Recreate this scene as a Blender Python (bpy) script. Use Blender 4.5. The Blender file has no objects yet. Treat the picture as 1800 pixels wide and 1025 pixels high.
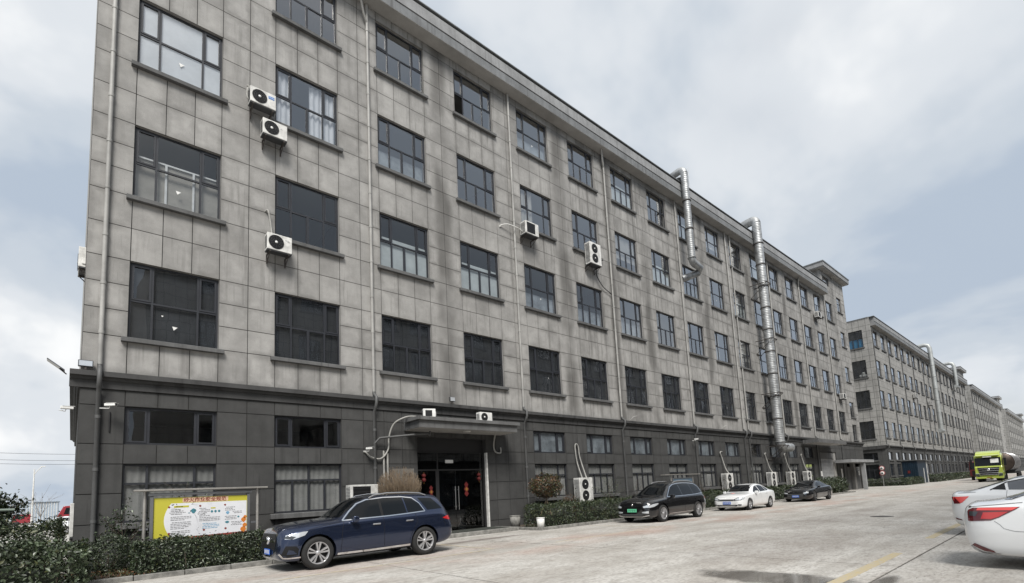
import bpy, bmesh, math, random
import numpy as np
from mathutils import Vector, Matrix
from mathutils.bvhtree import BVHTree
R = math.radians
PI = math.pi
random.seed(7)
RNG = np.random.default_rng(7)
scene = bpy.context.scene
C = scene.collection

# ------------------------------------------------------------------ camera
CAM_H = 1.62
CAM_Y = -17.7607
yaw, pit, rol = R(41.37436), R(6.38452), R(-2.84727)
_f = Vector((math.sin(yaw)*math.cos(pit), math.cos(yaw)*math.cos(pit), math.sin(pit)))
_r = Vector((math.cos(yaw), -math.sin(yaw), 0))
_u = _r.cross(_f)
_r2 = math.cos(rol)*_r + math.sin(rol)*_u
_u2 = -math.sin(rol)*_r + math.cos(rol)*_u
cam_d = bpy.data.cameras.new('camera')
cam = bpy.data.objects.new('camera', cam_d)
C.objects.link(cam)
M = Matrix.Identity(4)
for i in range(3):
    M[i][0], M[i][1], M[i][2] = _r2[i], _u2[i], -_f[i]
M[0][3], M[1][3], M[2][3] = 0.0, CAM_Y, CAM_H
cam.matrix_world = M
cam_d.sensor_width = 36
cam_d.lens = 881.78/1800*36
cam_d.shift_x = 0.0
cam_d.shift_y = (766.75-512.5)/1800
cam_d.clip_end = 3000
cam_d.clip_start = 0.05
scene.camera = cam

# ------------------------------------------------------------------ sky and sun (overcast)
SUN_EL, SUN_AZ = R(50), R(215)      # azimuth clockwise from +Y
world = bpy.data.worlds.new('World')
scene.world = world
world.use_nodes = True
nt = world.node_tree
nt.nodes.clear()
def wn(t, **kw):
    n = nt.nodes.new(t)
    for k, v in kw.items(): setattr(n, k, v)
    return n
out = wn('ShaderNodeOutputWorld')
bg = wn('ShaderNodeBackground'); bg.inputs['Strength'].default_value = 0.1
sky = wn('ShaderNodeTexSky', sky_type='NISHITA', sun_disc=False)
sky.sun_elevation = SUN_EL; sky.sun_rotation = SUN_AZ
sky.dust_density = 3.0; sky.air_density = 1.0
tc = wn('ShaderNodeTexCoord')
sep = wn('ShaderNodeSeparateXYZ'); nt.links.new(tc.outputs['Generated'], sep.inputs[0])
zp = wn('ShaderNodeMath', operation='MAXIMUM'); zp.inputs[1].default_value = 0.0
nt.links.new(sep.outputs['Z'], zp.inputs[0])
za = wn('ShaderNodeMath', operation='ADD'); za.inputs[1].default_value = 0.42
nt.links.new(zp.outputs[0], za.inputs[0])
dx = wn('ShaderNodeMath', operation='DIVIDE'); nt.links.new(sep.outputs['X'], dx.inputs[0]); nt.links.new(za.outputs[0], dx.inputs[1])
dy = wn('ShaderNodeMath', operation='DIVIDE'); nt.links.new(sep.outputs['Y'], dy.inputs[0]); nt.links.new(za.outputs[0], dy.inputs[1])
cmb = wn('ShaderNodeCombineXYZ'); nt.links.new(dx.outputs[0], cmb.inputs[0]); nt.links.new(dy.outputs[0], cmb.inputs[1])
cmb.inputs[2].default_value = 27.67
def wnoise(scale, detail, rough, dist=0.0):
    n = wn('ShaderNodeTexNoise'); n.inputs['Scale'].default_value = scale; n.inputs['Detail'].default_value = detail
    n.inputs['Roughness'].default_value = rough; n.inputs['Distortion'].default_value = dist
    nt.links.new(cmb.outputs[0], n.inputs['Vector']); return n
n1 = wnoise(1.05, 6, 0.52, 0.25)
n2 = wnoise(0.75, 4, 0.5, 0.3)
def wramp(src, stops):
    r = wn('ShaderNodeValToRGB'); e = r.color_ramp
    e.interpolation = 'EASE'
    while len(e.elements) < len(stops): e.elements.new(0.5)
    for el, (p, c) in zip(e.elements, stops): el.position = p; el.color = (c[0], c[1], c[2], 1)
    nt.links.new(src, r.inputs[0]); return r
cl = wramp(n1.outputs['Fac'], [(0.41, (0.43, 0.50, 0.595)), (0.48, (0.54, 0.595, 0.66)), (0.54, (0.68, 0.715, 0.755)), (0.61, (0.89, 0.90, 0.905))])
sc10 = wn('ShaderNodeVectorMath', operation='SCALE'); sc10.inputs['Scale'].default_value = 10.0
nt.links.new(cl.outputs[0], sc10.inputs[0])
cov = wramp(n2.outputs['Fac'], [(0.33, (0.55,)*3), (0.48, (1, 1, 1))])
mx = wn('ShaderNodeMix', data_type='RGBA')
nt.links.new(cov.outputs[0], mx.inputs['Factor']); nt.links.new(sky.outputs[0], mx.inputs['A']); nt.links.new(sc10.outputs[0], mx.inputs['B'])
nt.links.new(mx.outputs['Result'], bg.inputs['Color'])
nt.links.new(bg.outputs[0], out.inputs[0])

sun_d = bpy.data.lights.new('sun', 'SUN'); sun_d.energy = 4.0; sun_d.angle = R(22); sun_d.color = (1, 0.965, 0.91)
sun = bpy.data.objects.new('sun', sun_d); C.objects.link(sun)
sv = Vector((math.sin(SUN_AZ)*math.cos(SUN_EL), math.cos(SUN_AZ)*math.cos(SUN_EL), math.sin(SUN_EL)))
sun.rotation_euler = (-sv).to_track_quat('-Z', 'Y').to_euler()
sun.location = (0, -30, 60)

vs = scene.view_settings
vs.view_transform = 'Standard'; vs.look = 'None'; vs.exposure = 0.15; vs.gamma = 1.0; vs.use_curve_mapping = False
scene.cycles.max_bounces = 6
scene.cycles.transparent_max_bounces = 12
scene.cycles.caustics_reflective = False; scene.cycles.caustics_refractive = False
scene.cycles.use_denoising = True

# ------------------------------------------------------------------ helpers
class MB:
    """collects faces for ONE mesh"""
    def __init__(s): s.v = []; s.f = []; s.m = []; s.sm = []
    def add(s, vs, fs, mi=0, smooth=False):
        o = len(s.v); s.v += [tuple(p) for p in vs]
        for k, f in enumerate(fs):
            s.f.append(tuple(i+o for i in f)); s.m.append(mi if not isinstance(mi, (list, tuple)) else mi[k]); s.sm.append(smooth)
        return s
    def box(s, x0, x1, y0, y1, z0, z1, mi=0, mat=None):
        # face order: -x +x -y +y -z +z
        v = [(x0,y0,z0),(x1,y0,z0),(x1,y1,z0),(x0,y1,z0),(x0,y0,z1),(x1,y0,z1),(x1,y1,z1),(x0,y1,z1)]
        if mat is not None: v = [tuple(mat @ Vector(p)) for p in v]
        return s.add(v, [(0,4,7,3),(1,2,6,5),(0,1,5,4),(3,7,6,2),(0,3,2,1),(4,5,6,7)], mi)
    def prism(s, poly, a0, a1, axis='x', mi=0, smooth=False):
        # poly: CCW list of 2D; axis x -> (y,z); y -> (x,z); z -> (x,y)
        n = len(poly)
        def p3(p, a):
            return (a, p[0], p[1]) if axis == 'x' else ((p[0], a, p[1]) if axis == 'y' else (p[0], p[1], a))
        v = [p3(p, a0) for p in poly] + [p3(p, a1) for p in poly]
        f = [(i, (i+1) % n, n+(i+1) % n, n+i) for i in range(n)]
        s.add(v, f, mi, smooth); s.add(v, [tuple(range(n))[::-1], tuple(range(n, 2*n))], mi)
        return s
    def tube(s, path, r, n=8, mi=0, caps=True, smooth=True):
        path = [Vector(p) for p in path]; rs = r if isinstance(r, (list, tuple)) else [r]*len(path)
        up = None; rings = []
        for i, p in enumerate(path):
            d = (path[min(i+1, len(path)-1)] - path[max(i-1, 0)])
            if d.length < 1e-9: d = Vector((0, 0, 1))
            d.normalize()
            if up is None:
                up = Vector((0, 0, 1)) if abs(d.z) < .9 else Vector((1, 0, 0))
            a = up - d*up.dot(d); a.normalize(); up = a; b = d.cross(a)
            rings.append([p + (a*math.cos(t) + b*math.sin(t))*rs[i] for t in (2*PI*k/n for k in range(n))])
        v = [q for rg in rings for q in rg]; f = []
        for i in range(len(path)-1):
            for k in range(n):
                f.append((i*n+k, i*n+(k+1) % n, (i+1)*n+(k+1) % n, (i+1)*n+k))
        s.add(v, f, mi, smooth)
        if caps: s.add(rings[0]+rings[-1], [tuple(range(n))[::-1], tuple(range(n, 2*n))], mi)
        return s
    def lathe(s, prof, n=24, mi=0, mat=None, smooth=True, axis='z'):
        v = []; f = []; m = len(prof)
        for k in range(n):
            t = 2*PI*k/n
            for (r_, h) in prof:
                p = (r_*math.cos(t), r_*math.sin(t), h)
                if axis == 'y': p = (p[0], p[2], p[1])
                v.append(tuple(mat @ Vector(p)) if mat is not None else p)
        for k in range(n):
            for i in range(m-1):
                f.append((k*m+i, ((k+1) % n)*m+i, ((k+1) % n)*m+i+1, k*m+i+1))
        return s.add(v, f, mi, smooth)

def panel_uv(me):
    uv = me.uv_layers.new(name='UVMap'); co = ((0, 0), (1, 0), (1, 1), (0, 1))
    a = np.tile(np.array(co, dtype=np.float32), (len(me.polygons), 1)).reshape(-1)
    uv.data.foreach_set('uv', a); return me
def mesh_data(name, mb, mats, bevel=0.0, seg=1):
    me = bpy.data.meshes.new(name)
    me.from_pydata(mb.v, [], mb.f)
    if not isinstance(mats, (list, tuple)): mats = [mats]
    for m in mats: me.materials.append(m)
    me.polygons.foreach_set('material_index', mb.m)
    me.polygons.foreach_set('use_smooth', mb.sm)
    if bevel:
        bm = bmesh.new(); bm.from_mesh(me)
        bmesh.ops.remove_doubles(bm, verts=bm.verts, dist=1e-5)
        es = [e for e in bm.edges if len(e.link_faces) == 2 and e.calc_face_angle(0) > 0.6]
        bmesh.ops.bevel(bm, geom=es, offset=bevel, segments=seg, affect='EDGES', profile=0.5, clamp_overlap=True)
        bm.to_mesh(me); bm.free()
    me.update()
    return me
def link(name, me, parent=None, loc=None, rz=0.0):
    o = bpy.data.objects.new(name, me); C.objects.link(o)
    if parent is not None: o.parent = parent
    if loc is not None: o.location = loc
    if rz: o.rotation_euler = (0, 0, rz)
    return o
def obj(name, mb, mats, parent=None, bevel=0.0, seg=1, loc=None, rz=0.0):
    return link(name, mesh_data(name, mb, mats, bevel, seg), parent, loc, rz)
def tag(o, label=None, cat=None, group=None, kind=None):
    for k, v in (('label', label), ('category', cat), ('group', group), ('kind', kind)):
        if v: o[k] = v
    return o
def thing(name, label, cat, loc=(0, 0, 0), rz=0.0, group=None):
    o = bpy.data.objects.new(name, None); C.objects.link(o)
    o.location = loc; o.rotation_euler = (0, 0, rz); o.empty_display_size = 0.2
    return tag(o, label, cat, group)
def copy_tree(o, parent=None):
    c = o.copy(); C.objects.link(c); c.parent = parent
    for ch in list(o.children): copy_tree(ch, c)
    return c

# ------------------------------------------------------------------ materials
def mat(name, col, rough=0.7, metal=0.0, var=0.0, vscale=3.0, bump=0.0, bscale=60.0, spec=0.5, coat=0.0, col2=None, stretch=None, emit=0.0):
    m = bpy.data.materials.new(name); m.use_nodes = True
    t = m.node_tree; b = t.nodes['Principled BSDF']
    b.inputs['Base Color'].default_value = (*col, 1); b.inputs['Roughness'].default_value = rough
    b.inputs['Metallic'].default_value = metal; b.inputs['Specular IOR Level'].default_value = spec
    if coat: b.inputs['Coat Weight'].default_value = coat; b.inputs['Coat Roughness'].default_value = 0.03
    if emit: b.inputs['Emission Color'].default_value = (*col, 1); b.inputs['Emission Strength'].default_value = emit
    def N(ty): return t.nodes.new(ty)
    if var or bump:
        g = N('ShaderNodeNewGeometry'); vec = g.outputs['Position']
        if stretch:
            mp = N('ShaderNodeMapping'); mp.inputs['Scale'].default_value = stretch; t.links.new(vec, mp.inputs[0]); vec = mp.outputs[0]
    if var:
        n = N('ShaderNodeTexNoise'); n.inputs['Scale'].default_value = vscale; n.inputs['Detail'].default_value = 6; n.inputs['Roughness'].default_value = 0.62
        t.links.new(vec, n.inputs['Vector'])
        r = N('ShaderNodeValToRGB'); e = r.color_ramp
        c2 = col2 or tuple(c*(1-var) for c in col); c1 = tuple(min(1, c*(1+var*0.6)) for c in col) if not col2 else col
        e.elements[0].position = 0.33; e.elements[0].color = (*c2, 1); e.elements[1].position = 0.67; e.elements[1].color = (*c1, 1)
        t.links.new(n.outputs['Fac'], r.inputs[0]); t.links.new(r.outputs[0], b.inputs['Base Color'])
    if bump:
        n = N('ShaderNodeTexNoise'); n.inputs['Scale'].default_value = bscale; n.inputs['Detail'].default_value = 4
        t.links.new(vec, n.inputs['Vector'])
        bp = N('ShaderNodeBump'); bp.inputs['Strength'].default_value = bump; bp.inputs['Distance'].default_value = 0.01
        t.links.new(n.outputs['Fac'], bp.inputs['Height']); t.links.new(bp.outputs[0], b.inputs['Normal'])
    return m

def wall_material(name, base, stain, streak=0.5, lines=None, bands=False, rough=0.85, grime=None):
    """sprayed stone finish with water streaks; lines=(w,h) draws panel joints for far buildings"""
    m = bpy.data.materials.new(name); m.use_nodes = True
    t = m.node_tree; b = t.nodes['Principled BSDF']; b.inputs['Roughness'].default_value = rough; b.inputs['Specular IOR Level'].default_value = 0.25
    def N(ty, **kw):
        n = t.nodes.new(ty)
        for k, v in kw.items(): setattr(n, k, v)
        return n
    def math_(op, a, c=None):
        n = N('ShaderNodeMath', operation=op)
        for i, q in enumerate((a, c)):
            if q is None: continue
            if isinstance(q, (int, float)): n.inputs[i].default_value = q
            else: t.links.new(q, n.inputs[i])
        return n.outputs[0]
    g = N('ShaderNodeNewGeometry'); pos = g.outputs['Position']
    def noise(scale, detail=5, st=(1, 1, 1), rgh=0.55):
        mp = N('ShaderNodeMapping'); mp.inputs['Scale'].default_value = st; t.links.new(pos, mp.inputs[0])
        n = N('ShaderNodeTexNoise'); n.inputs['Scale'].default_value = scale; n.inputs['Detail'].default_value = detail; n.inputs['Roughness'].default_value = rgh
        t.links.new(mp.outputs[0], n.inputs['Vector']); return n.outputs['Fac']
    def ramp(f, p0, p1, c0=0.0, c1=1.0):
        n = N('ShaderNodeMapRange'); n.interpolation_type = 'SMOOTHSTEP'
        n.inputs['From Min'].default_value = p0; n.inputs['From Max'].default_value = p1
        n.inputs['To Min'].default_value = c0; n.inputs['To Max'].default_value = c1
        t.links.new(f, n.inputs['Value']); return n.outputs[0]
    mott = ramp(noise(1.1, 7, rgh=0.65), 0.30, 0.72)
    big = ramp(noise(0.16, 3, (1, 1, 0.7)), 0.40, 0.66)
    strk = ramp(noise(2.2, 5, (1.6, 1.6, 0.10)), 0.46, 0.72)
    st = math_('MULTIPLY', strk, math_('ADD', math_('MULTIPLY', big, 0.75), 0.25))
    st = math_('MULTIPLY', st, streak)
    fstr = ramp(noise(5.5, 4, (1.8, 1.8, 0.07)), 0.52, 0.74)
    st = math_('MAXIMUM', st, math_('MULTIPLY', math_('MULTIPLY', fstr, ramp(noise(0.5, 3, (1, 1, 0.6)), 0.42, 0.62)), streak*0.85))
    if bands:
        sg = N('ShaderNodeSeparateXYZ'); t.links.new(pos, sg.inputs[0])
        st = math_('MULTIPLY', st, ramp(sg.outputs['X'], 4.0, 24.0, 0.62, 1.0))
        cloudy = math_('MULTIPLY', ramp(noise(0.33, 6, (1, 1, 0.75), 0.62), 0.46, 0.66), ramp(sg.outputs['X'], 5.0, 26.0, 0.16, 0.50))
        st = math_('MAXIMUM', st, cloudy)
    if bands:
        sx = N('ShaderNodeSeparateXYZ'); t.links.new(pos, sx.inputs[0])
        wob = math_('MULTIPLY', math_('SUBTRACT', noise(0.9, 4, (1, 1, 0.35)), 0.5), 0.9)
        xx = math_('ADD', sx.outputs['X'], wob)
        ph = math_('ABSOLUTE', math_('SUBTRACT', math_('MODULO', math_('ADD', xx, 80.0-12.15+4.0), 8.0), 4.0))
        band = ramp(ph, 0.15, 0.75, 1.0, 0.0)
        bm_ = ramp(noise(0.35, 3, (1, 1, 0.5)), 0.40, 0.58)
        amt = math_('MULTIPLY', math_('MULTIPLY', band, ramp(sx.outputs['X'], 6.0, 10.0, 0.15, 1.0)), math_('ADD', math_('MULTIPLY', bm_, 0.5), 0.22))
        ph2 = math_('ABSOLUTE', math_('SUBTRACT', xx, 24.45))
        amt = math_('MAXIMUM', amt, math_('MULTIPLY', ramp(ph2, 0.1, 0.6, 1.0, 0.0), 0.75))
        st = math_('MAXIMUM', st, amt)
    if grime is not None:
        # dirt that has settled along the panel joints
        uvn = N('ShaderNodeTexCoord'); us = N('ShaderNodeSeparateXYZ'); t.links.new(uvn.outputs['UV'], us.inputs[0])
        eu = math_('MINIMUM', us.outputs['X'], math_('SUBTRACT', 1.0, us.outputs['X'])); ev = math_('MINIMUM', us.outputs['Y'], math_('SUBTRACT', 1.0, us.outputs['Y']))
        ed = math_('ADD', math_('MINIMUM', eu, ev), math_('MULTIPLY', math_('SUBTRACT', noise(3.0, 6, rgh=0.65), 0.5), 0.45))
        eg = math_('MULTIPLY', ramp(ed, 0.0, 0.26, 1.0, 0.0), math_('GREATER_THAN', math_('ADD', us.outputs['X'], us.outputs['Y']), 0.0005))
        st = math_('MAXIMUM', st, math_('MULTIPLY', eg, ramp(noise(0.45, 4), 0.36, 0.64, 0.12, grime)))
    mixc = N('ShaderNodeMix', data_type='RGBA'); t.links.new(mott, mixc.inputs['Factor'])
    mixc.inputs['A'].default_value = (*[c*0.80 for c in base], 1); mixc.inputs['B'].default_value = (*[c*1.12 for c in base], 1)
    mix2 = N('ShaderNodeMix', data_type='RGBA'); t.links.new(st, mix2.inputs['Factor'])
    t.links.new(mixc.outputs['Result'], mix2.inputs['A']); mix2.inputs['B'].default_value = (*stain, 1)
    colr = mix2.outputs['Result']
    fine = ramp(noise(90, 2), 0.3, 0.7, 0.86, 1.12)
    oi = N('ShaderNodeObjectInfo')
    pv = math_('FRACT', math_('ADD', math_('MULTIPLY', g.outputs['Random Per Island'], 3.7), math_('MULTIPLY', oi.outputs['Random'], 7.3)))
    fine = math_('MULTIPLY', fine, math_('ADD', math_('MULTIPLY', pv, 0.20 if not lines else 0.0), 0.90 if not lines else 1.0))
    mm = N('ShaderNodeMix', data_type='RGBA', blend_type='MULTIPLY'); mm.inputs['Factor'].default_value = 1
    t.links.new(colr, mm.inputs['A'])
    cf = N('ShaderNodeCombineColor'); [t.links.new(fine, cf.inputs[i]) for i in range(3)]
    t.links.new(cf.outputs[0], mm.inputs['B']); colr = mm.outputs['Result']
    if lines:
        tcn = N('ShaderNodeTexCoord'); sp = N('ShaderNodeSeparateXYZ'); t.links.new(tcn.outputs['Object'], sp.inputs[0])
        def ln(v, period, off):
            q = math_('ABSOLUTE', math_('SUBTRACT', math_('MODULO', math_('ADD', v, 1000*period+off), period), period/2))
            return math_('GREATER_THAN', q, period/2-0.03)
        L = math_('MAXIMUM', math_('MAXIMUM', ln(sp.outputs['X'], lines[0], 0.21), ln(sp.outputs['Y'], lines[0], 0.3)), ln(sp.outputs['Z'], lines[1], 0.10))
        m3 = N('ShaderNodeMix', data_type='RGBA'); t.links.new(math_('MULTIPLY', L, 0.6), m3.inputs['Factor'])
        t.links.new(colr, m3.inputs['A']); m3.inputs['B'].default_value = (0.05, 0.05, 0.05, 1); colr = m3.outputs['Result']
    t.links.new(colr, b.inputs['Base Color'])
    bp = N('ShaderNodeBump'); bp.inputs['Strength'].default_value = 0.25; bp.inputs['Distance'].default_value = 0.006
    t.links.new(noise(70, 3), bp.inputs['Height']); t.links.new(bp.outputs[0], b.inputs['Normal'])
    return m

def glass_material(name, tint=(0.84, 0.86, 0.87), base=0.17, ior=1.5, rough=0.0):
    m = bpy.data.materials.new(name); m.use_nodes = True
    t = m.node_tree; t.nodes.clear()
    o = t.nodes.new('ShaderNodeOutputMaterial'); mx = t.nodes.new('ShaderNodeMixShader')
    tr = t.nodes.new('ShaderNodeBsdfTransparent'); tr.inputs[0].default_value = (*tint, 1)
    gl = t.nodes.new('ShaderNodeBsdfGlossy'); gl.inputs['Roughness'].default_value = rough; gl.inputs[0].default_value = (1, 1, 1, 1)
    fr = t.nodes.new('ShaderNodeLayerWeight'); fr.inputs[0].default_value = 0.5
    pw = t.nodes.new('ShaderNodeMath'); pw.operation = 'POWER'; pw.inputs[1].default_value = 3.0
    ad = t.nodes.new('ShaderNodeMath'); ad.operation = 'ADD'; ad.use_clamp = True; ad.inputs[1].default_value = base+0.04
    t.links.new(fr.outputs['Facing'], pw.inputs[0]); t.links.new(pw.outputs[0], ad.inputs[0])
    nz = t.nodes.new('ShaderNodeTexNoise'); nz.inputs['Scale'].default_value = 0.9; nz.inputs['Detail'].default_value = 2
    gm = t.nodes.new('ShaderNodeNewGeometry'); t.links.new(gm.outputs['Position'], nz.inputs['Vector'])
    bp = t.nodes.new('ShaderNodeBump'); bp.inputs['Strength'].default_value = 0.05; bp.inputs['Distance'].default_value = 0.05
    t.links.new(nz.outputs['Fac'], bp.inputs['Height']); t.links.new(bp.outputs[0], gl.inputs['Normal'])
    t.links.new(ad.outputs[0], mx.inputs[0])
    t.links.new(tr.outputs[0], mx.inputs[1]); t.links.new(gl.outputs[0], mx.inputs[2]); t.links.new(mx.outputs[0], o.inputs[0])
    return m

MT = {}
MT['wall'] = wall_material('wall_stone', (0.338, 0.331, 0.319), (0.078, 0.075, 0.070), 0.9, bands=True, grime=0.42)
MT['wall_low'] = wall_material('wall_stone_dark', (0.070, 0.070, 0.069), (0.036, 0.036, 0.035), 0.9, grime=0.28)
MT['groove'] = mat('joint_dark', (0.035, 0.034, 0.033), 0.9)
MT['wall_far'] = wall_material('wall_stone_far', (0.335, 0.330, 0.316), (0.11, 0.104, 0.095), 0.7, lines=(0.8, 0.87))
MT['wall_far_low'] = wall_material('wall_stone_far_dark', (0.080, 0.081, 0.08), (0.05, 0.05, 0.05), 0.4, lines=(0.8, 0.87))
MT['trim_dark'] = wall_material('trim_dark', (0.125, 0.126, 0.126), (0.05, 0.05, 0.05), 0.7)
MT['cornice'] = wall_material('cornice_dark', (0.068, 0.068, 0.068), (0.03, 0.03, 0.03), 0.9)
MT['trim_far'] = wall_material('trim_grey', (0.30, 0.305, 0.31), (0.12, 0.12, 0.12), 0.6)
MT['fascia'] = wall_material('fascia_grey', (0.20, 0.208, 0.215), (0.085, 0.085, 0.085), 0.8)
MT['soffit'] = mat('soffit_plaster', (0.42, 0.41, 0.395), 0.9, var=0.2, vscale=0.8)
MT['coping'] = mat('coping_metal', (0.16, 0.17, 0.175), 0.45, var=0.2)
MT['frame'] = mat('window_frame_metal', (0.025, 0.027, 0.033), 0.45, var=0.15, vscale=2)
MT['glass'] = glass_material('window_glass')
MT['glass_dark'] = glass_material('window_glass_dark', (0.25, 0.27, 0.29), 0.03)
MT['glass_low'] = glass_material('window_glass_plain', (0.78, 0.80, 0.82), 0.055)
MT['room'] = mat('room_plaster', (0.16, 0.16, 0.155), 0.9, var=0.3, vscale=0.5)
MT['ceiling'] = mat('room_ceiling', (0.45, 0.45, 0.44), 0.9)
MT['drape'] = mat('drape_white', (0.70, 0.71, 0.74), 0.9, var=0.1)
MT['paper'] = mat('paper_white', (0.78, 0.80, 0.83), 0.9, var=0.12, vscale=1.5)
MT['board_beige'] = mat('board_beige', (0.36, 0.34, 0.30), 0.9, var=0.2, vscale=2)
MT['film'] = mat('window_film', (0.030, 0.033, 0.037), 0.75, var=0.4, vscale=1.2)
MT['curtain'] = mat('curtain_cream', (0.36, 0.35, 0.325), 0.95, var=0.15)
MT['frost'] = mat('frosted_sheet', (0.30, 0.33, 0.35), 0.8, var=0.5, vscale=1.6)
MT['frost2'] = mat('frosted_pale', (0.5, 0.54, 0.53), 0.8, var=0.15, vscale=2)
MT['pipe'] = mat('downpipe_plastic', (0.34, 0.335, 0.32), 0.55, var=0.25, vscale=1.2)
MT['pipe_dark'] = mat('downpipe_dark', (0.095, 0.096, 0.096), 0.6, var=0.25, vscale=1.2)
MT['white_metal'] = mat('white_metal', (0.74, 0.74, 0.72), 0.45, var=0.12, vscale=5)
MT['white_old'] = mat('white_metal_aged', (0.66, 0.655, 0.63), 0.5, var=0.3, vscale=4)
MT['black'] = mat('black_plastic', (0.018, 0.018, 0.019), 0.5)
MT['dark_grill'] = mat('grille_dark', (0.05, 0.052, 0.055), 0.5)
MT['steel'] = mat('stainless_steel', (0.55, 0.55, 0.54), 0.32, 1.0)
MT['rust'] = mat('bracket_steel', (0.06, 0.052, 0.047), 0.7, var=0.4, vscale=10)
MT['galv'] = mat('galvanised_duct', (0.40, 0.41, 0.415), 0.52, 0.6, var=0.4, vscale=3.0, bump=0.2, bscale=7)
MT['galv_far'] = mat('galvanised_far', (0.40, 0.415, 0.41), 0.55, 0.5, var=0.2, vscale=1)
MT['red'] = mat('red_paper', (0.12, 0.010, 0.010), 0.6)
MT['gold'] = mat('gold_paper', (0.26, 0.13, 0.025), 0.5)

# ------------------------------------------------------------------ ground
def concrete(name, ribs=False):
    m = bpy.data.materials.new(name); m.use_nodes = True
    t = m.node_tree; b = t.nodes['Principled BSDF']; b.inputs['Specular IOR Level'].default_value = 0.35
    def N(ty, **kw):
        n = t.nodes.new(ty)
        for k, v in kw.items(): setattr(n, k, v)
        return n
    g = N('ShaderNodeNewGeometry'); pos = g.outputs['Position']
    def noise(scale, detail=5, st=(1, 1, 1), rgh=0.6, dist=0.0):
        mp = N('ShaderNodeMapping'); mp.inputs['Scale'].default_value = st; t.links.new(pos, mp.inputs[0])
        n = N('ShaderNodeTexNoise'); n.inputs['Scale'].default_value = scale; n.inputs['Detail'].default_value = detail
        n.inputs['Roughness'].default_value = rgh; n.inputs['Distortion'].default_value = dist
        t.links.new(mp.outputs[0], n.inputs['Vector']); return n.outputs['Fac']
    def rmp(f, p0, p1, c0=0.0, c1=1.0):
        n = N('ShaderNodeMapRange'); n.interpolation_type = 'SMOOTHSTEP'
        for k, v in (('From Min', p0), ('From Max', p1), ('To Min', c0), ('To Max', c1)): n.inputs[k].default_value = v
        t.links.new(f, n.inputs['Value']); return n.outputs[0]
    def mth(op, a, c=0.0):
        n = N('ShaderNodeMath', operation=op)
        for i, q in enumerate((a, c)):
            if isinstance(q, (int, float)): n.inputs[i].default_value = q
            else: t.links.new(q, n.inputs[i])
        return n.outputs[0]
    def mixc(f, a, c):
        n = N('ShaderNodeMix', data_type='RGBA'); t.links.new(f, n.inputs['Factor'])
        for k, q in (('A', a), ('B', c)):
            if isinstance(q, tuple): n.inputs[k].default_value = (*q, 1)
            else: t.links.new(q, n.inputs[k])
        return n.outputs['Result']
    c = mixc(rmp(noise(0.45, 6, (1, 1.6, 1)), 0.32, 0.68), (0.375, 0.352, 0.32), (0.525, 0.51, 0.48))
    c = mixc(mth('MULTIPLY', rmp(noise(3.5, 7, (0.6, 1.4, 1), 0.7), 0.47, 0.68), 0.62), c, (0.23, 0.21, 0.185))
    c = mixc(mth('MULTIPLY', rmp(noise(22, 3, (0.35, 1.0, 1), 0.6), 0.45, 0.65), 0.56), c, (0.22, 0.205, 0.185))
    c = mixc(mth('MULTIPLY', rmp(noise(9, 6, (0.5, 1.2, 1), 0.68), 0.50, 0.70), 0.40), c, (0.20, 0.18, 0.16))
    c = mixc(mth('MULTIPLY', rmp(noise(34, 2), 0.60, 0.72), 0.5), c, (0.60, 0.59, 0.56))
    sx = N('ShaderNodeSeparateXYZ'); t.links.new(pos, sx.inputs[0])
    # long tyre-worn tracks along the yard
    trk = rmp(noise(0.8, 4, (0.10, 1.5, 1), 0.55), 0.50, 0.68)
    c = mixc(mth('MULTIPLY', trk, 0.38), c, (0.25, 0.235, 0.21))
    # rust-red dust swept along the parking bays
    dist = mth('ABSOLUTE', mth('ADD', sx.outputs['Y'], 6.6))
    rd = mth('MULTIPLY', rmp(dist, 0.3, 2.4, 1, 0), rmp(noise(0.5, 5, (0.5, 1, 1)), 0.42, 0.68))
    c = mixc(mth('MULTIPLY', rd, 0.5), c, (0.36, 0.215, 0.165))
    # hairline cracks
    vo = N('ShaderNodeTexVoronoi', feature='DISTANCE_TO_EDGE'); vo.inputs['Scale'].default_value = 0.16
    wv_ = N('ShaderNodeVectorMath', operation='ADD'); ns = N('ShaderNodeTexNoise'); ns.inputs['Scale'].default_value = 0.8; ns.inputs['Detail'].default_value = 6
    t.links.new(pos, ns.inputs['Vector']); sc_ = N('ShaderNodeVectorMath', operation='SCALE'); sc_.inputs['Scale'].default_value = 2.2
    t.links.new(ns.outputs['Color'], sc_.inputs[0]); t.links.new(pos, wv_.inputs[0]); t.links.new(sc_.outputs[0], wv_.inputs[1]); t.links.new(wv_.outputs[0], vo.inputs['Vector'])
    crk = mth('MULTIPLY', rmp(vo.outputs['Distance'], 0.0006, 0.0022, 1, 0), rmp(noise(0.12, 2), 0.48, 0.60))
    c = mixc(mth('MULTIPLY', crk, 0.75), c, (0.09, 0.08, 0.07))
    # oil drips where cars stand, dark tyre scrub
    oil = mth('MULTIPLY', rmp(noise(1.7, 5, (1, 1, 1), 0.65), 0.60, 0.76), rmp(noise(0.22, 2), 0.45, 0.62))
    c = mixc(mth('MULTIPLY', oil, 0.5), c, (0.14, 0.125, 0.11))
    # damp patch by the drain
    def blob(cx, cy, rx, ry, wob=0.5):
        a = mth('DIVIDE', mth('SUBTRACT', sx.outputs['X'], cx), rx); d = mth('DIVIDE', mth('SUBTRACT', sx.outputs['Y'], cy), ry)
        rr = mth('ADD', mth('MULTIPLY', a, a), mth('MULTIPLY', d, d))
        rr = mth('ADD', rr, mth('MULTIPLY', mth('SUBTRACT', noise(1.5, 5), 0.5), wob*5))
        return rmp(rr, 0.25, 1.35, 1, 0)
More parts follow.
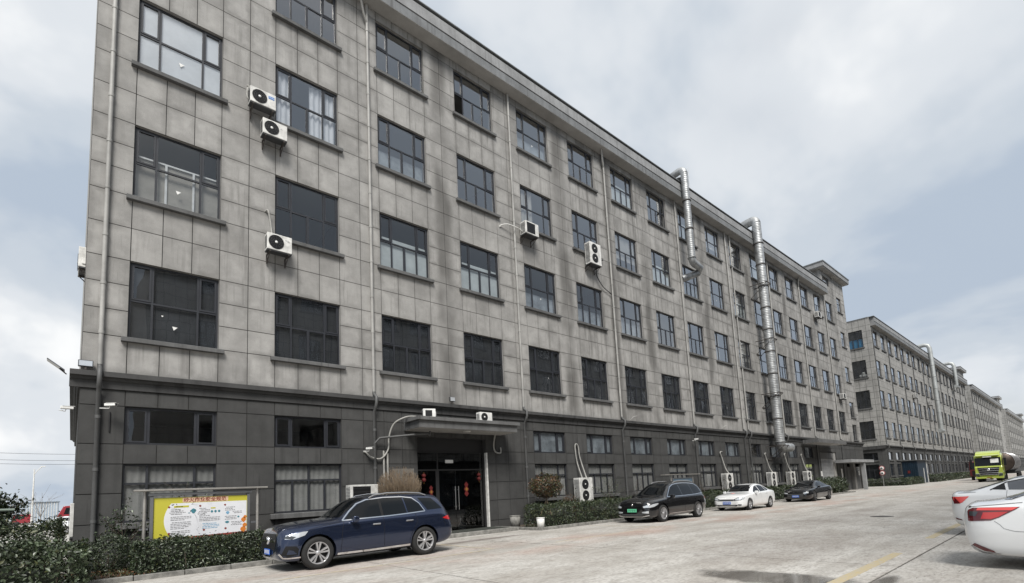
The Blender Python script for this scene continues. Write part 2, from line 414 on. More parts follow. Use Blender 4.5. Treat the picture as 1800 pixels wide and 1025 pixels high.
    wet = mth('MAXIMUM', blob(8.8, -14.2, 0.62, 1.35, 0.40), mth('MAXIMUM', blob(9.2, -15.55, 0.8, 0.16, 0.16), blob(7.4, -13.6, 0.5, 0.25, 0.2)))
    damp = mth('MAXIMUM', blob(10.8, -3.3, 2.6, 0.30, 0.35), mth('MULTIPLY', mth('MAXIMUM', blob(13, -12.6, 3.4, 1.6, 0.55), blob(24, -11.0, 7.0, 0.9, 0.5)), 0.30))
    c = mixc(mth('MULTIPLY', wet, 0.66), c, (0.060, 0.052, 0.046))
    c = mixc(mth('MULTIPLY', damp, 0.62), c, (0.085, 0.06, 0.052))
    rough = rmp(wet, 0, 1, 0.82, 0.07)
    t.links.new(rough, b.inputs['Roughness'])
    h = noise(30, 5, rgh=0.7)
    if ribs:
        rot = N('ShaderNodeMapping'); rot.inputs['Rotation'].default_value = (0, 0, R(38)); t.links.new(pos, rot.inputs[0])
        wv = N('ShaderNodeTexWave'); wv.inputs['Scale'].default_value = 7.0; wv.inputs['Distortion'].default_value = 0.6; wv.inputs['Detail'].default_value = 1
        t.links.new(rot.outputs[0], wv.inputs['Vector'])
        wf = wv.outputs['Fac']
        c = mixc(mth('MULTIPLY', rmp(wf, 0.15, 0.45, 1, 0), mth('MULTIPLY', rmp(noise(0.5, 3), 0.35, 0.6), 0.45)), c, (0.17, 0.16, 0.15))
        h = mth('ADD', mth('MULTIPLY', h, 0.5), mth('MULTIPLY', wf, 0.6))
    t.links.new(c, b.inputs['Base Color'])
    bp = N('ShaderNodeBump'); bp.inputs['Strength'].default_value = 0.35; bp.inputs['Distance'].default_value = 0.008
    dry = mth('MULTIPLY', h, rmp(wet, 0, 1, 1, 0.0)); t.links.new(dry, bp.inputs['Height']); t.links.new(bp.outputs[0], b.inputs['Normal'])
    return m
MT['conc'] = concrete('yard_concrete')
MT['conc_rib'] = concrete('yard_concrete_ribbed', True)
MT['conc_far'] = mat('ground_concrete_far', (0.40, 0.385, 0.35), 0.85, var=0.3, vscale=0.4)
MT['kerb'] = mat('kerb_concrete', (0.22, 0.215, 0.20), 0.85, var=0.45, vscale=5, bump=0.3)
MT['soil'] = mat('soil', (0.075, 0.058, 0.042), 0.95, var=0.5, vscale=6, bump=0.6, bscale=25)
MT['joint'] = mat('slab_joint', (0.065, 0.06, 0.055), 0.95)
MT['yellow'] = mat('worn_yellow_paint', (0.44, 0.35, 0.17), 0.8, var=0.5, vscale=14, col2=(0.38, 0.35, 0.30))
MT['yellow_faint'] = mat('faint_yellow_paint', (0.44, 0.37, 0.24), 0.8, var=0.5, vscale=7, col2=(0.42, 0.40, 0.36))

mb = MB(); S = 900.0
mb.add([(-S, -S, -0.02), (S, -S, -0.02), (S, S, -0.02), (-S, S, -0.02)], [(0, 1, 2, 3)])
tag(obj('ground', mb, MT['conc_far']), kind='structure')
yard = tag(bpy.data.objects.new('concrete_yard', None), kind='structure'); C.objects.link(yard)
mb = MB(); mb.add([(-30, -30, -0.010), (300, -30, -0.010), (300, 0.3, -0.010), (-30, 0.3, -0.010)], [(0, 1, 2, 3)])
obj('joint_bed', mb, MT['joint'], yard)
ys = [-28.6, -22.0, -15.4, -8.8, -2.2, 0.28]
xs = [-29.45+5.05*k for k in range(26)]
slab_meshes = {}
for j in range(len(ys)-1):
    for i in range(len(xs)-1):
        w_, d_ = xs[i+1]-xs[i]-0.032, ys[j+1]-ys[j]-0.032
        key = (round(w_, 3), round(d_, 3), j < 2)
        if key not in slab_meshes:
            mb = MB(); mb.box(0, w_, 0, d_, -0.012, 0.0)
            slab_meshes[key] = mesh_data('slab', mb, MT['conc_rib'] if j < 2 else MT['conc'])
        link('slab', slab_meshes[key], yard, (xs[i]+0.016, ys[j]+0.016, random.uniform(-.003, .003)))
mb = MB(); mb.box(xs[-1]+.01, 300, -28.6, -8.81, -0.012, 0); mb.box(xs[-1]+.01, 300, -8.79, 0.28, -0.012, 0)
obj('far_slabs', mb, MT['conc'], yard)
for (a, b_) in ((8.5, 12.75), (15.8, 20.4), (24.0, 28.5)):
    mb = MB(); mb.box(a, b_, -15.10, -14.93, 0.001, 0.0045)
    obj('lane_dash', mb, MT['yellow'], yard)
for (x0, x1, y0, y1) in ((3.4, 9.2, -6.15, -6.05), (11.5, 17.2, -6.6, -6.5), (9.3, 9.4, -6.1, -3.0), (17.2, 17.3, -6.6, -3.0)):
    mb = MB(); mb.box(x0, x1, y0, y1, 0.001, 0.0045); obj('bay_line', mb, MT['yellow_faint'], yard)
mb = MB(); mb.lathe([(0.0, 0.010), (0.33, 0.010), (0.345, 0.003), (0.37, 0.003), (0.40, 0.0005)], 28)
mh = obj('manhole_cover', mb, mat('cast_iron', (0.05, 0.045, 0.04), 0.6, var=0.3, vscale=20), loc=(23.43, -12.36, 0.001))
tag(mh, 'round dark iron manhole cover set in the concrete yard', 'manhole cover')
# drain grate near the lens
dr = thing('drain_grate', 'narrow dark metal drain strip beside the wet patch at lower right', 'drain', (8.15, -15.05, 0))
mb = MB(); mb.box(-0.06, 0.06, -1.2, 0.25, 0.002, 0.012); obj('frame', mb, MT['rust'], dr)
mb = MB()
for k in range(24): mb.box(-0.045, 0.045, -1.18+k*0.06, -1.15+k*0.06, 0.012, 0.018)
obj('grating', mb, MT['rust'], dr)

# planters: soil beds with kerb stones
def planter(name, x0, x1, y0, y1, label):
    p = thing(name, label, 'planter')
    mb = MB(); mb.box(x0+.1, x1-.1, y0+.1, y1, -0.005, 0.09); obj('soil_bed', mb, MT['soil'], p)
    n = max(1, round((x1-x0)/1.0)); L = (x1-x0)/n
    mb = MB(); mb.box(0, L-0.015, 0, 0.12, -0.01, 0.125); ks = mesh_data('kerb_stone', mb, MT['kerb'], 0.012)
    for k in range(n): link('kerb_stone', ks, p, (x0+k*L, y0+random.uniform(-.008, .008), random.uniform(-.008, .004)))
    n2 = max(1, round((y1-y0-.13)/1.0)); L2 = (y1-y0-.13)/n2
    mb = MB(); mb.box(0, 0.12, 0, L2-0.015, -0.01, 0.125); k2 = mesh_data('kerb_stone', mb, MT['kerb'], 0.012)
    for k in range(n2):
        for xx in (x0, x1-.12): link('kerb_stone', k2, p, (xx, y0+.13+k*L2, random.uniform(-.008, .004)))
    return p
planter('planter_bed', -9.0, 9.3, -2.85, -0.03, 'kerbed soil bed under the notice board at the left corner')
planter('planter_bed', 14.6, 57.2, -2.75, -0.03, 'long kerbed soil bed right of the entrance behind the parked cars')

# ------------------------------------------------------------------ main factory building
X0 = 0.06
WL, WW = 0.99, 2.303            # first window left (local), width
PITCH = 4.0
ZW = [6.61+4.3387*r for r in range(4)]; WH = 2.32
G1 = (1.31, 2.95); G2 = (3.51, 4.59)
CORN = 5.50
SOFF = 22.36
COLS = 17
TOW0 = 64.22; LEN = 72.44
B1 = thing('factory_building', 'long grey stone-clad five-storey factory block with dark ground floor, nearest the camera', 'building', (X0, 0, 0))

ENT = (10.44, 13.96, 0.15, 4.05)  # entrance opening local x, z
def wx(k): return WL+PITCH*k
# openings list: (x0,x1,z0,z1)
openings = []
for k in range(COLS):
    for r in range(4): openings.append((wx(k), wx(k)+WW, ZW[r], ZW[r]+WH, 'R%d' % (r+1), k))
    if k < 14 and k not in (2, 3):
        openings.append((wx(k), wx(k)+WW, G2[0], G2[1], 'G2', k)); openings.append((wx(k), wx(k)+WW, G1[0], G1[1], 'G1', k))
SMX = (69.38, 71.05)
for i, zt in enumerate((7.62, 10.35, 14.68, 19.02, 23.36)): openings.append((SMX[0], SMX[1], zt-1.85, zt, 'S', i))
openings.append((64.99, 67.29, 24.05, 25.05, 'T', 0))
SHUT = (57.3, 62.25, 0.0, 4.2)
DOOR2 = (65.6, 71.0, 0.0, 3.0)
holes = [o[:4] for o in openings] + [ENT, SHUT, DOOR2]

def wall_boxes(mb, x0, x1, z0, z1, y0, y1, holes, mi):
    """rectangular wall with rectangular holes, cut in columns"""
    xsq = sorted({x0, x1} | {min(max(h[i], x0), x1) for h in holes for i in (0, 1)})
    prev = None
    for a, b_ in zip(xsq[:-1], xsq[1:]):
        if b_-a < 1e-6: continue
        hs = sorted((max(h[2], z0), min(h[3], z1)) for h in holes if h[0] < b_-1e-6 and h[1] > a+1e-6 and h[3] > z0 and h[2] < z1)
        z = z0
        for (p, q) in hs+[(z1, z1)]:
            if p > z+1e-6: mb.box(a, b_, y0, y1, z, p, mi)
            z = max(z, q)
MIF = [0, 0, 1, 0, 0, 0]
mb = MB()
wall_boxes(mb, 0, TOW0, CORN, SOFF+0.3, 0.02, 0.30, holes, MIF)
wall_boxes(mb, TOW0, LEN, CORN, 25.7, 0.02, 0.30, holes, MIF)
mb.box(0, 0.28, 0.301, 15.8, CORN, 23.0, 0); mb.box(LEN-.28, LEN, 0.301, 15.8, CORN, 25.7, 0)
mb.box(0, LEN, 15.801, 16, 0, 23.0, 0); mb.box(TOW0, TOW0+.25, 0.301, 6, 23.0, 25.7, 0); mb.box(TOW0, LEN, 5.9, 6.1, 23.05, 25.69, 0)
obj('upper_wall', mb, [MT['wall'], MT['groove']], B1)
mb = MB()
wall_boxes(mb, 0, LEN, 0, CORN, 0.02, 0.32, holes, MIF)
mb.box(0, 0.28, 0.321, 15.8, 0, CORN-.01, 0); mb.box(LEN-.28, LEN, 0.321, 15.8, 0, CORN-.01, 0)
obj('ground_floor_wall', mb, [MT['wall_low'], MT['groove']], B1)
# panels on the wall face
xl = [0.0]
for k in range(COLS):
    a = wx(k); xl += [a, a+WW/3, a+2*WW/3, a+WW, a+WW+(PITCH-WW)/2]
xl = [x for x in xl if x < TOW0-.3] + [TOW0]
xt = [TOW0, 64.99, 64.99+WW/3, 64.99+2*WW/3, 64.99+WW, 68.3, SMX[0], (SMX[0]+SMX[1])/2, SMX[1], LEN]
zu = [CORN]
for r in range(4): zu += [ZW[r], ZW[r]+WH/3, ZW[r]+2*WH/3, ZW[r]+WH]; zu += [ZW[r]+WH+(4.3387-WH)/2] if r < 3 else []
zu_main = zu+[SOFF]
zu_tow = zu+[22.9, 23.36, 24.05, 25.05, 25.6]
zl = [0.02, 0.42, G1[0], (G1[0]+G1[1])/2, G1[1], G2[0], G2[1], 5.04]
pm = {}
far_mb = {0: MB(), 1: MB()}
cnt = [0]
def free_rects(x0, x1, z0, z1):
    hs = [h for h in holes if h[0] < x1-.02 and h[1] > x0+.02 and h[2] < z1-.02 and h[3] > z0+.02]
    if not hs: return [(x0, x1, z0, z1)]
    h = hs[0]; out_ = []
    a, b_ = max(x0, h[0]), min(x1, h[1])
    if h[2] > z0+.05: out_.append((a, b_, z0, h[2]))
    if h[3] < z1-.05: out_.append((a, b_, h[3], z1))
    if a > x0+.05: out_.append((x0, a, z0, z1))
    if b_ < x1-.05: out_.append((b_, x1, z0, z1))
    return out_
def panels(xs_, zs_, low, xlim):
    for i in range(len(xs_)-1):
        for j in range(len(zs_)-1):
            for (a, b_, c, d) in free_rects(xs_[i], xs_[i+1], zs_[j], zs_[j+1]):
                g_ = 0.011
                if a < xlim:
                    key = (round(b_-a, 2), round(d-c, 2), low)
                    if key not in pm:
                        q = MB(); q.box(g_, b_-a-g_, 0, 0.019, g_, d-c-g_)
                        pm[key] = panel_uv(mesh_data('wall_panel', q, MT['wall_low'] if low else MT['wall']))
                    link('wall_panel', pm[key], B1, (a, 0, c)); cnt[0] += 1
                else:
                    far_mb[low].box(a+g_, b_-g_, 0, 0.019, c+g_, d-g_)
panels(xl, zu_main, 0, 12.4)
panels(xt, zu_tow, 0, -1)
panels([x for x in xl if x < 57.2]+[57.3, 58.95, 60.6, 62.25, 63.5, 65.6, 67.4, 69.2, 71.0, LEN], zl, 1, 12.4)
o = obj('wall_panels_far', far_mb[0], MT['wall'], B1); panel_uv(o.data); tag(o, kind='stuff')
o = obj('base_panels_far', far_mb[1], MT['wall_low'], B1); panel_uv(o.data); tag(o, kind='stuff')
# cornice between ground floor and upper storeys
cp = [(0.0, 5.045), (-0.05, 5.05), (-0.06, 5.26), (-0.10, 5.27), (-0.13, 5.33), (-0.20, 5.36), (-0.22, 5.36), (-0.22, 5.50), (-0.02, 5.53), (0.02, 5.50)]
mb = MB(); mb.prism(cp[::-1], -0.22, LEN+.22, 'x')
mb.prism([(-y, z) for y, z in cp], 0, 16, 'y') if False else None
obj('cornice', mb, MT['cornice'], B1)
mb = MB(); mb.prism([(-q[0]*-1, q[1]) for q in cp][::-1], 0.03, 16, 'y'); obj('cornice_return', mb, MT['cornice'], B1)
# eaves and parapet
ep = [(0.02, SOFF), (-0.58, SOFF), (-0.60, SOFF+.02), (-0.60, SOFF+.44), (-0.50, SOFF+.45), (-0.50, SOFF+.53), (-0.58, SOFF+.55), (-0.58, SOFF+1.08), (-0.50, SOFF+1.09), (-0.50, SOFF+1.20), (0.02, SOFF+1.20)]
def eave_mats(mb):
    for i, f in enumerate(mb.f):
        zz = [mb.v[q][2] for q in f]
        if max(zz) < SOFF+.021: mb.m[i] = 1
        elif max(zz) < SOFF+.445: mb.m[i] = 2
        elif max(zz) < SOFF+.545 or min(zz) > SOFF+1.075: mb.m[i] = 3
mb = MB(); mb.prism(ep[::-1], -0.45, TOW0-0.02, 'x', mi=0); eave_mats(mb)
obj('eaves', mb, [MT['trim_far'], MT['soffit'], MT['fascia'], MT['trim_dark']], B1)
mb = MB(); mb.box(-0.5, TOW0-.02, -0.62, 0.1, SOFF+1.205, SOFF+1.27); obj('coping', mb, MT['coping'], B1, 0.01)
mb = MB(); mb.box(0.1, LEN-.1, 0.11, 15.9, 22.9, 23.0); obj('roof', mb, MT['kerb'], B1)
# stair tower roof
mb = MB(); mb.box(TOW0-.55, LEN+.55, -.55, 6.6, 25.55, 25.63, [0, 0, 0, 0, 1, 0]); mb.box(TOW0-.62, LEN+.62, -.62, 6.65, 25.631, 26.12, 0)
obj('tower_roof', mb, [MT['trim_far'], MT['soffit']], B1)
mb = MB(); mb.box(TOW0-.68, LEN+.68, -.68, 6.7, 26.125, 26.24); obj('tower_coping', mb, MT['coping'], B1)
# interior
mb = MB()
for z in (5.3, 9.9, 14.25, 18.6): mb.box(0.3, LEN-.3, 0.305, 15.7, z-.35, z, [0, 0, 0, 0, 1, 0])
mb.box(0.3, LEN-.3, 0.305, 15.7, 22.55, 22.8, [0, 0, 0, 0, 1, 0])
mb.box(0.3, LEN-.3, 6.5, 6.6, 0.02, 22.5, 0); mb.box(0.3, LEN-.3, .33, 15.7, 0.0, 0.016, 0)
for k in range(1, 9): mb.box(8*k+.3, 8*k+.45, 0.33, 6.4, 0.02, 22.5, 0)
obj('interior', mb, [MT['room'], MT['ceiling']], B1)

# ---- windows
FR = 0.055
def bar(mb, x0, x1, z0, z1, y0=0.10, y1=0.155, mi=0): mb.box(x0, x1, y0, y1, z0, z1, mi)
def window_layout(kind, w, h):
    """returns (bars, sashes, panes) in local window coords"""
    a, c = w*0.245, w*0.755
    B = []; Sx = []; P = []
    B += [(0, w, 0, FR), (0, w, h-FR, h), (0, FR, FR, h-FR), (w-FR, w, FR, h-FR)]
    if kind in ('u3', 'u4'):
        zt = h*0.50; m = 0.028
        B += [(FR, w-FR, zt-m, zt+m), (a-m, a+m, FR, zt-m), (c-m, c+m, FR, zt-m), (a-m, a+m, zt+m, h-FR), (c-m, c+m, zt+m, h-FR)]
        if kind == 'u4': B += [(w/2-.045, w/2+.045, FR, zt-m)]
        Sx += [(FR, a-m, zt+m, h-FR), (c+m, w-FR, zt+m, h-FR)]
        P += [(FR, a-m, FR, zt-m), (c+m, w-FR, FR, zt-m), (a+m, c-m, zt+m, h-FR)]
        P += [(a+m, w/2-.045, FR, zt-m), (w/2+.045, c-m, FR, zt-m)] if kind == 'u4' else [(a+m, c-m, FR, zt-m)]
    elif kind == 'g2':
        m = 0.035
        B += [(a-m, a+m, FR, h-FR), (c-m, c+m, FR, h-FR)]
        Sx += [(FR, a-m, FR, h-FR), (c+m, w-FR, FR, h-FR)]
        P += [(a+m, c-m, FR, h-FR)]
    elif kind in ('g1', 'g1b'):
        m = 0.03; zt = h*0.66
        B += [(FR, w-FR, zt-m, zt+m)]
        tops = [FR, a, c, w-FR] if kind == 'g1' else [FR, w/2, w-FR]
        bots = [FR, a, c, w-FR] if kind == 'g1' else [FR, w*.26, w*.5, w*.74, w-FR]
        for lst, z0, z1 in ((tops, zt+m, h-FR), (bots, FR, zt-m)):
            for q in lst[1:-1]: B.append((q-m, q+m, z0, z1))
            for i in range(len(lst)-1):
                P.append((lst[i]+(m if i else 0), lst[i+1]-(m if i < len(lst)-2 else 0), z0, z1))
    elif kind == 's':
        m = 0.025; B += [(FR, w-FR, h*.6-m, h*.6+m), (w/2-m, w/2+m, FR, h*.6-m)]
        P += [(FR, w-FR, h*.6+m, h-FR), (FR, w/2-m, FR, h*.6-m), (w/2+m, w-FR, FR, h*.6-m)]
    for (x0, x1, z0, z1) in Sx: P.append((x0+.055, x1-.055, z0+.055, z1-.055))
    return B, Sx, P
wcache = {}
def window_meshes(kind, w, h):
    key = (kind, round(w, 2), round(h, 2))
    if key in wcache: return wcache[key]
    B, Sx, P = window_layout(kind, w, h)
    mb = MB()
    for q in B: bar(mb, *q)
    for (x0, x1, z0, z1) in Sx:
        s = 0.055; yy = (0.085, 0.15)
        bar(mb, x0+.004, x0+s, z0+.004, z1-.004, *yy); bar(mb, x1-s, x1-.004, z0+.004, z1-.004, *yy)
        bar(mb, x0+s, x1-s, z0+.004, z0+s, *yy); bar(mb, x0+s, x1-s, z1-s, z1-.004, *yy)
    fm = mesh_data('frame', mb, MT['frame'])
    def pane_mesh(q, mtl):
        g_ = MB(); g_.add([(q[0], 0.125, q[2]), (q[1], 0.125, q[2]), (q[1], 0.125, q[3]), (q[0], 0.125, q[3])], [(0, 1, 2, 3)])
        return g_
    pms = [mesh_data('pane', pane_mesh(q, 0), MT['glass']) for q in P]
    al = MB()
    for q in P: al.add([(q[0], 0.125, q[2]), (q[1], 0.125, q[2]), (q[1], 0.125, q[3]), (q[0], 0.125, q[3])], [(0, 1, 2, 3)])
    am = mesh_data('glazing', al, MT['glass'])
    wcache[key] = (fm, pms, am); return wcache[key]
mb = MB(); mb.prism([(-0.14, -0.02), (0.10, 0.0), (0.10, -0.15), (-0.14, -0.15)][::-1], -0.15, WW+.15, 'x')
sill_me = mesh_data('sill', mb, MT['trim_dark'], 0.008)
mb = MB(); mb.prism([(-0.10, -0.02), (0.10, 0.0), (0.10, -0.12), (-0.10, -0.12)][::-1], -0.12, SMX[1]-SMX[0]+.12, 'x')
sill_s = mesh_data('sill', mb, MT['trim_dark'], 0.008)
mb = MB(); mb.prism([(-0.16, -0.02), (0.10, 0.0), (0.10, -0.18), (-0.16, -0.18)][::-1], -0.14, WW+.14, 'x')
sill_g = mesh_data('sill', mb, MT['trim_dark'], 0.008)
def sheet(x0, x1, z0, z1, y, wav=0.0):
    g_ = MB(); n = max(2, int((x1-x0)/0.035)) if wav else 1
    v = []
    for i in range(n+1):
        x = x0+(x1-x0)*i/n; yy = y+(wav*math.sin(i*1.15+random.uniform(-.5, .5)) if wav else 0)
        v += [(x, yy, z0), (x, yy, z1)]
    g_.add(v, [(2*i, 2*i+2, 2*i+3, 2*i+1) for i in range(n)], 0, bool(wav)); return g_
def backing(win, kind, w, h):
    if kind == 'film': obj('blackout_film', sheet(.04, w-.04, .04, h-.04, .20), MT['film'], win)
    elif kind == 'paper': obj('paper_sheet', sheet(.04, w-.04, .04, h-.04, .15), MT['paper'], win)
    elif kind == 'frost': obj('frosted_sheet', sheet(.04, w-.04, .04, h-.04, .19), MT['frost'], win)
    elif kind == 'low_pale': obj('frosted_sheet', sheet(.04, w-.04, .04, h*.60, .19), MT['frost2'], win)
    elif kind == 'low_grey': obj('pale_sheet', sheet(.04, w-.04, .04, h*.40, .3), MT['frost'], win)
    elif kind == 'board':
        obj('board_sheet', sheet(.04, w-.04, .04, h*.62, .26), MT['board_beige'], win)
        g_ = MB()
        for x in (w*.36, w*.68): g_.box(x-.03, x+.03, .21, .24, .04, h*.62)
        g_.box(.05, w-.05, .21, .239, h*.62, h*.62+.05)
        obj('rack_frame', g_, MT['white_metal'], win)
    elif kind == 'drapes':
        obj('drape', sheet(.05, w*.25, .05, h-.06, .24, .03), MT['drape'], win)
        obj('drape', sheet(w*.55, w-.05, .05, h-.06, .24, .03), MT['drape'], win)
    elif kind == 'curtain':
        obj('curtain', sheet(.04, w*.52, .04, h-.04, .19, .012), MT['curtain'], win)
        obj('curtain', sheet(w*.5, w-.04, .04, h-.04, .20, .012), MT['curtain'], win)
    elif kind == 'half_curtain':
        obj('curtain', sheet(w*.1, w*.45, .04, h-.04, .24, .02), MT['curtain'], win)
    elif kind == 'blind':
        obj('roller_blind', sheet(.04, w-.04, h*.3, h-.04, .22), MT['curtain'], win)
dpc = {}
def dark_pane(me):
    if me.name not in dpc:
        d = me.copy(); d.materials.clear(); d.materials.append(MT['glass_low']); dpc[me.name] = d
    return dpc[me.name]
special = {('R1', 0): 'film', ('R2', 0): 'board', ('R3', 0): 'paper', ('R3', 1): 'drapes', ('R2', 2): 'low_pale', ('R2', 1): None, ('R3', 4): 'half_curtain',
           ('R3', 2): 'low_grey', ('R2', 4): 'low_grey', ('R2', 6): 'low_grey', ('R4', 9): 'blind', ('R2', 9): 'half_curtain', ('R3', 8): 'low_grey'}
rnd = random.Random(3)
SCR = (('R1', 0, .50, .22, .07), ('R1', 0, .36, .36, .03), ('R2', 0, .50, .26, .07), ('R3', 0, .50, .30, .08), ('R2', 4, .52, .30, .05), ('R4', 4, .52, .30, .06), ('R1', 4, .62, .35, .03), ('R4', 9, .45, .3, .05), ('R3', 9, .5, .3, .05), ('R1', 9, .5, .3, .04))
for (x0, x1, z0, z1, row, k) in openings:
    w, h = x1-x0, z1-z0
    if row[0] == 'R': kind = 'u3' if k in (0, 4, 9, 11, 13) else 'u4'
    elif row == 'G2': kind = 'g2'
    elif row == 'G1': kind = 'g1' if k in (0, 4, 8) else 'g1b'
    elif row == 'T': kind = 'g2'
    else: kind = 's'
    fm, pms, am = window_meshes(kind, w, h)
    win = bpy.data.objects.new('window', None); C.objects.link(win); win.parent = B1; win.location = (x0, 0, z0); win.empty_display_size = .1
    link('frame', fm, win)
    if row[0] in 'RG' and k < 6:
        for i, pme in enumerate(pms):
            if (row, k) == ('R4', 3) and i == 0: continue      # open sash
            po = link('pane', pme, win); po.rotation_euler = (R(rnd.uniform(-.3, .3)), 0, R(rnd.uniform(-.3, .3)))
            if row in ('R1', 'G1', 'G2') or (row == 'R2' and k < 6): po.data = dark_pane(pme)
    else:
        go = link('glazing', am, win)
        if row in ('R1', 'G1', 'G2'): go.data = dark_pane(am)
    if row[0] == 'R': link('sill', sill_me, win)
    elif row == 'S': link('sill', sill_s, win)
    elif row == 'G1': link('sill', sill_g, win)
    if (row, k) in special: bk = special[(row, k)]
    elif row == 'R1': bk = 'film'
    elif row == 'G1': bk = 'curtain'
    elif row == 'G2': bk = 'frost' if k >= 4 and rnd.random() < .75 else None
    else: bk = rnd.choice([None, None, None, 'low_grey', 'half_curtain', 'blind', 'low_pale'])
    backing(win, bk, w, h)
    for (rr, kk, fx, fz, sz) in SCR:
        if (rr, kk) == (row, k):
            g_ = MB(); g_.prism([(w*fx-sz, h*fz+sz*.7), (w*fx-sz*.4, h*fz-sz), (w*fx+sz, h*fz+sz*.5)], .119, .1225, 'y'); obj('paper_scrap', g_, MT['white_metal'], win)

# ---- downpipes
pr_ = 0.058
q = MB(); q.tube([(0, 0, 0), (0, 0, .09)], pr_+.012, 10); q.box(-.03, .03, .05, .085, .01, .07); col_up = mesh_data('collar', q, MT['pipe'])
col_low = col_up.copy(); col_low.materials.clear(); col_low.materials.append(MT['pipe_dark'])
q = MB(); q.tube([(0, 0, .30), (0, -.14, .2)], pr_+.006, 10); outlet_me = mesh_data('outlet', q, MT['pipe_dark'])
def downpipe(x, top=SOFF-.02, hook=False):
    p = MB(); y = -0.085
    p.tube([(x, y, 5.72), (x, y, top)], pr_, 10)
    pp = obj('downpipe', p, MT['pipe'], B1)
    if hook: h_ = MB(); h_.tube([(x, y, top-.9), (x-.2, y-.1, top-.6), (x-.42, -.35, top+.0)], pr_*.9, 8); obj('branch', h_, MT['pipe'], pp)
    z = 6.6
    while z < top-.3: link('collar', col_up, pp, (x, y, z)); z += 1.446
    q = MB(); q.tube([(x, y, 5.74), (x, y, 5.66), (x, -.16, 5.58), (x, -.29, 5.5), (x, -.29, 5.25), (x, -.2, 5.06), (x, y, 4.95), (x, y, .25)], pr_, 10)
    obj('lower_run', q, MT['pipe_dark'], pp)
    for z in (4.2, 2.75, 1.35): link('collar', col_low, pp, (x, y, z))
    link('outlet', outlet_me, pp, (x, y, 0))
for x in (0.40, 8.55, 16.36, 24.2, 32.5, 40.2, 41.05, 48.6, 56.4, 64.28):
    downpipe(x, hook=x in (8.55, 24.2, 56.4))

# ---- entrance: canopy, glazed doors, step
ent = bpy.data.objects.new('entrance', None); C.objects.link(ent); ent.parent = B1; ent.location = (0, 0, 0)
mb = MB(); mb.prism([(9.84, -1.2), (14.86, -1.2), (14.86, -.005), (9.84, -.005)], 4.27, 4.56, 'z', [0]) if False else mb.box(9.84, 14.86, -1.2, -.223, 4.27, 4.56, [0, 0, 0, 0, 1, 0])
mb.box(9.74, 14.96, -1.3, -.224, 4.561, 4.70, 0)
mb.box(9.84, 14.86, -.2225, -.004, 4.27, 5.04, 0) if False else None
mb.box(9.84, 14.86, -.2225, -.004, 4.27, 4.70, [0, 0, 0, 0, 1, 0])
obj('canopy', mb, [MT['trim_dark'], MT['soffit']], ent, 0.006)
mb = MB(); mb.lathe([(0, 4.235), (.15, 4.235), (.17, 4.25), (.17, 4.268)], 20, mat=Matrix.Translation((12.4, -.75, 0))); obj('ceiling_lamp', mb, MT['white_old'], ent)
mb = MB(); mb.box(ENT[0], ENT[1], .25, .31, 3.47, 4.05); obj('signboard', mb, MT['black'], ent)
FX = [ENT[0], 11.42, 13.30, ENT[1]]
mb = MB()
for x in (ENT[0]+.03, ENT[1]-.03): mb.box(x-.03, x+.03, .2, .26, .15, 3.47)
mb.box(ENT[0], ENT[1], .195, .265, 3.43, 3.4699); mb.box(ENT[0]+.06, ENT[1]-.06, .2, .26, 2.68, 2.74); mb.box(11.40, 11.56, .201, .259, .15, 2.679); mb.box(11.47, 11.53, .201, .259, 2.741, 3.429)
obj('door_frame', mb, MT['black'], ent)
for (a, b_, c, d) in ((ENT[0]+.06, 11.40, .18, 2.68), (11.56, 12.40, .18, 2.68), (12.42, 13.86, .18, 2.68), (ENT[0]+.06, 11.47, 2.74, 3.43), (11.53, ENT[1]-.06, 2.74, 3.43)):
    g_ = MB(); g_.box(a, b_, .225, .237, c, d); obj('door_pane', g_, MT['glass_dark'], ent)
for x in (12.33, 12.50):
    g_ = MB(); g_.tube([(x, .15, 1.0), (x, .15, 2.0)], .018, 8); g_.tube([(x, .15, 1.15), (x, .22, 1.15)], .012, 6); g_.tube([(x, .15, 1.85), (x, .22, 1.85)], .012, 6); obj('door_pull', g_, MT['steel'], ent)
mb = MB(); mb.box(ENT[1]-.02, ENT[1]+.06, -.03, .10, .15, 3.45); obj('jamb_strip', mb, MT['white_old'], ent)
mb = MB(); mb.box(11.7, 13.2, .5, .56, 1.15, 2.6); obj('inner_screen', mb, MT['frost'], ent)
mb = MB(); mb.box(11.9, 12.3, .2, .222, 3.0, 3.14); obj('door_notice', mb, MT['white_metal'], ent)
st = bpy.data.objects.new('entrance_step', None); C.objects.link(st); st.parent = B1
mb = MB(); mb.box(9.6, 14.35, -1.55, .33, -.01, .15); obj('slab', mb, MT['kerb'], st, .012)
for a in range(3):
    mb = MB(); mb.box(10.2+a*1.3, 11.45+a*1.3, -1.3, -.2, .151, .168); obj('door_mat', mb, mat('mat_rubber', (.035, .04, .033), .95, var=.5, vscale=20) if a == 0 else bpy.data.materials['mat_rubber'], st)

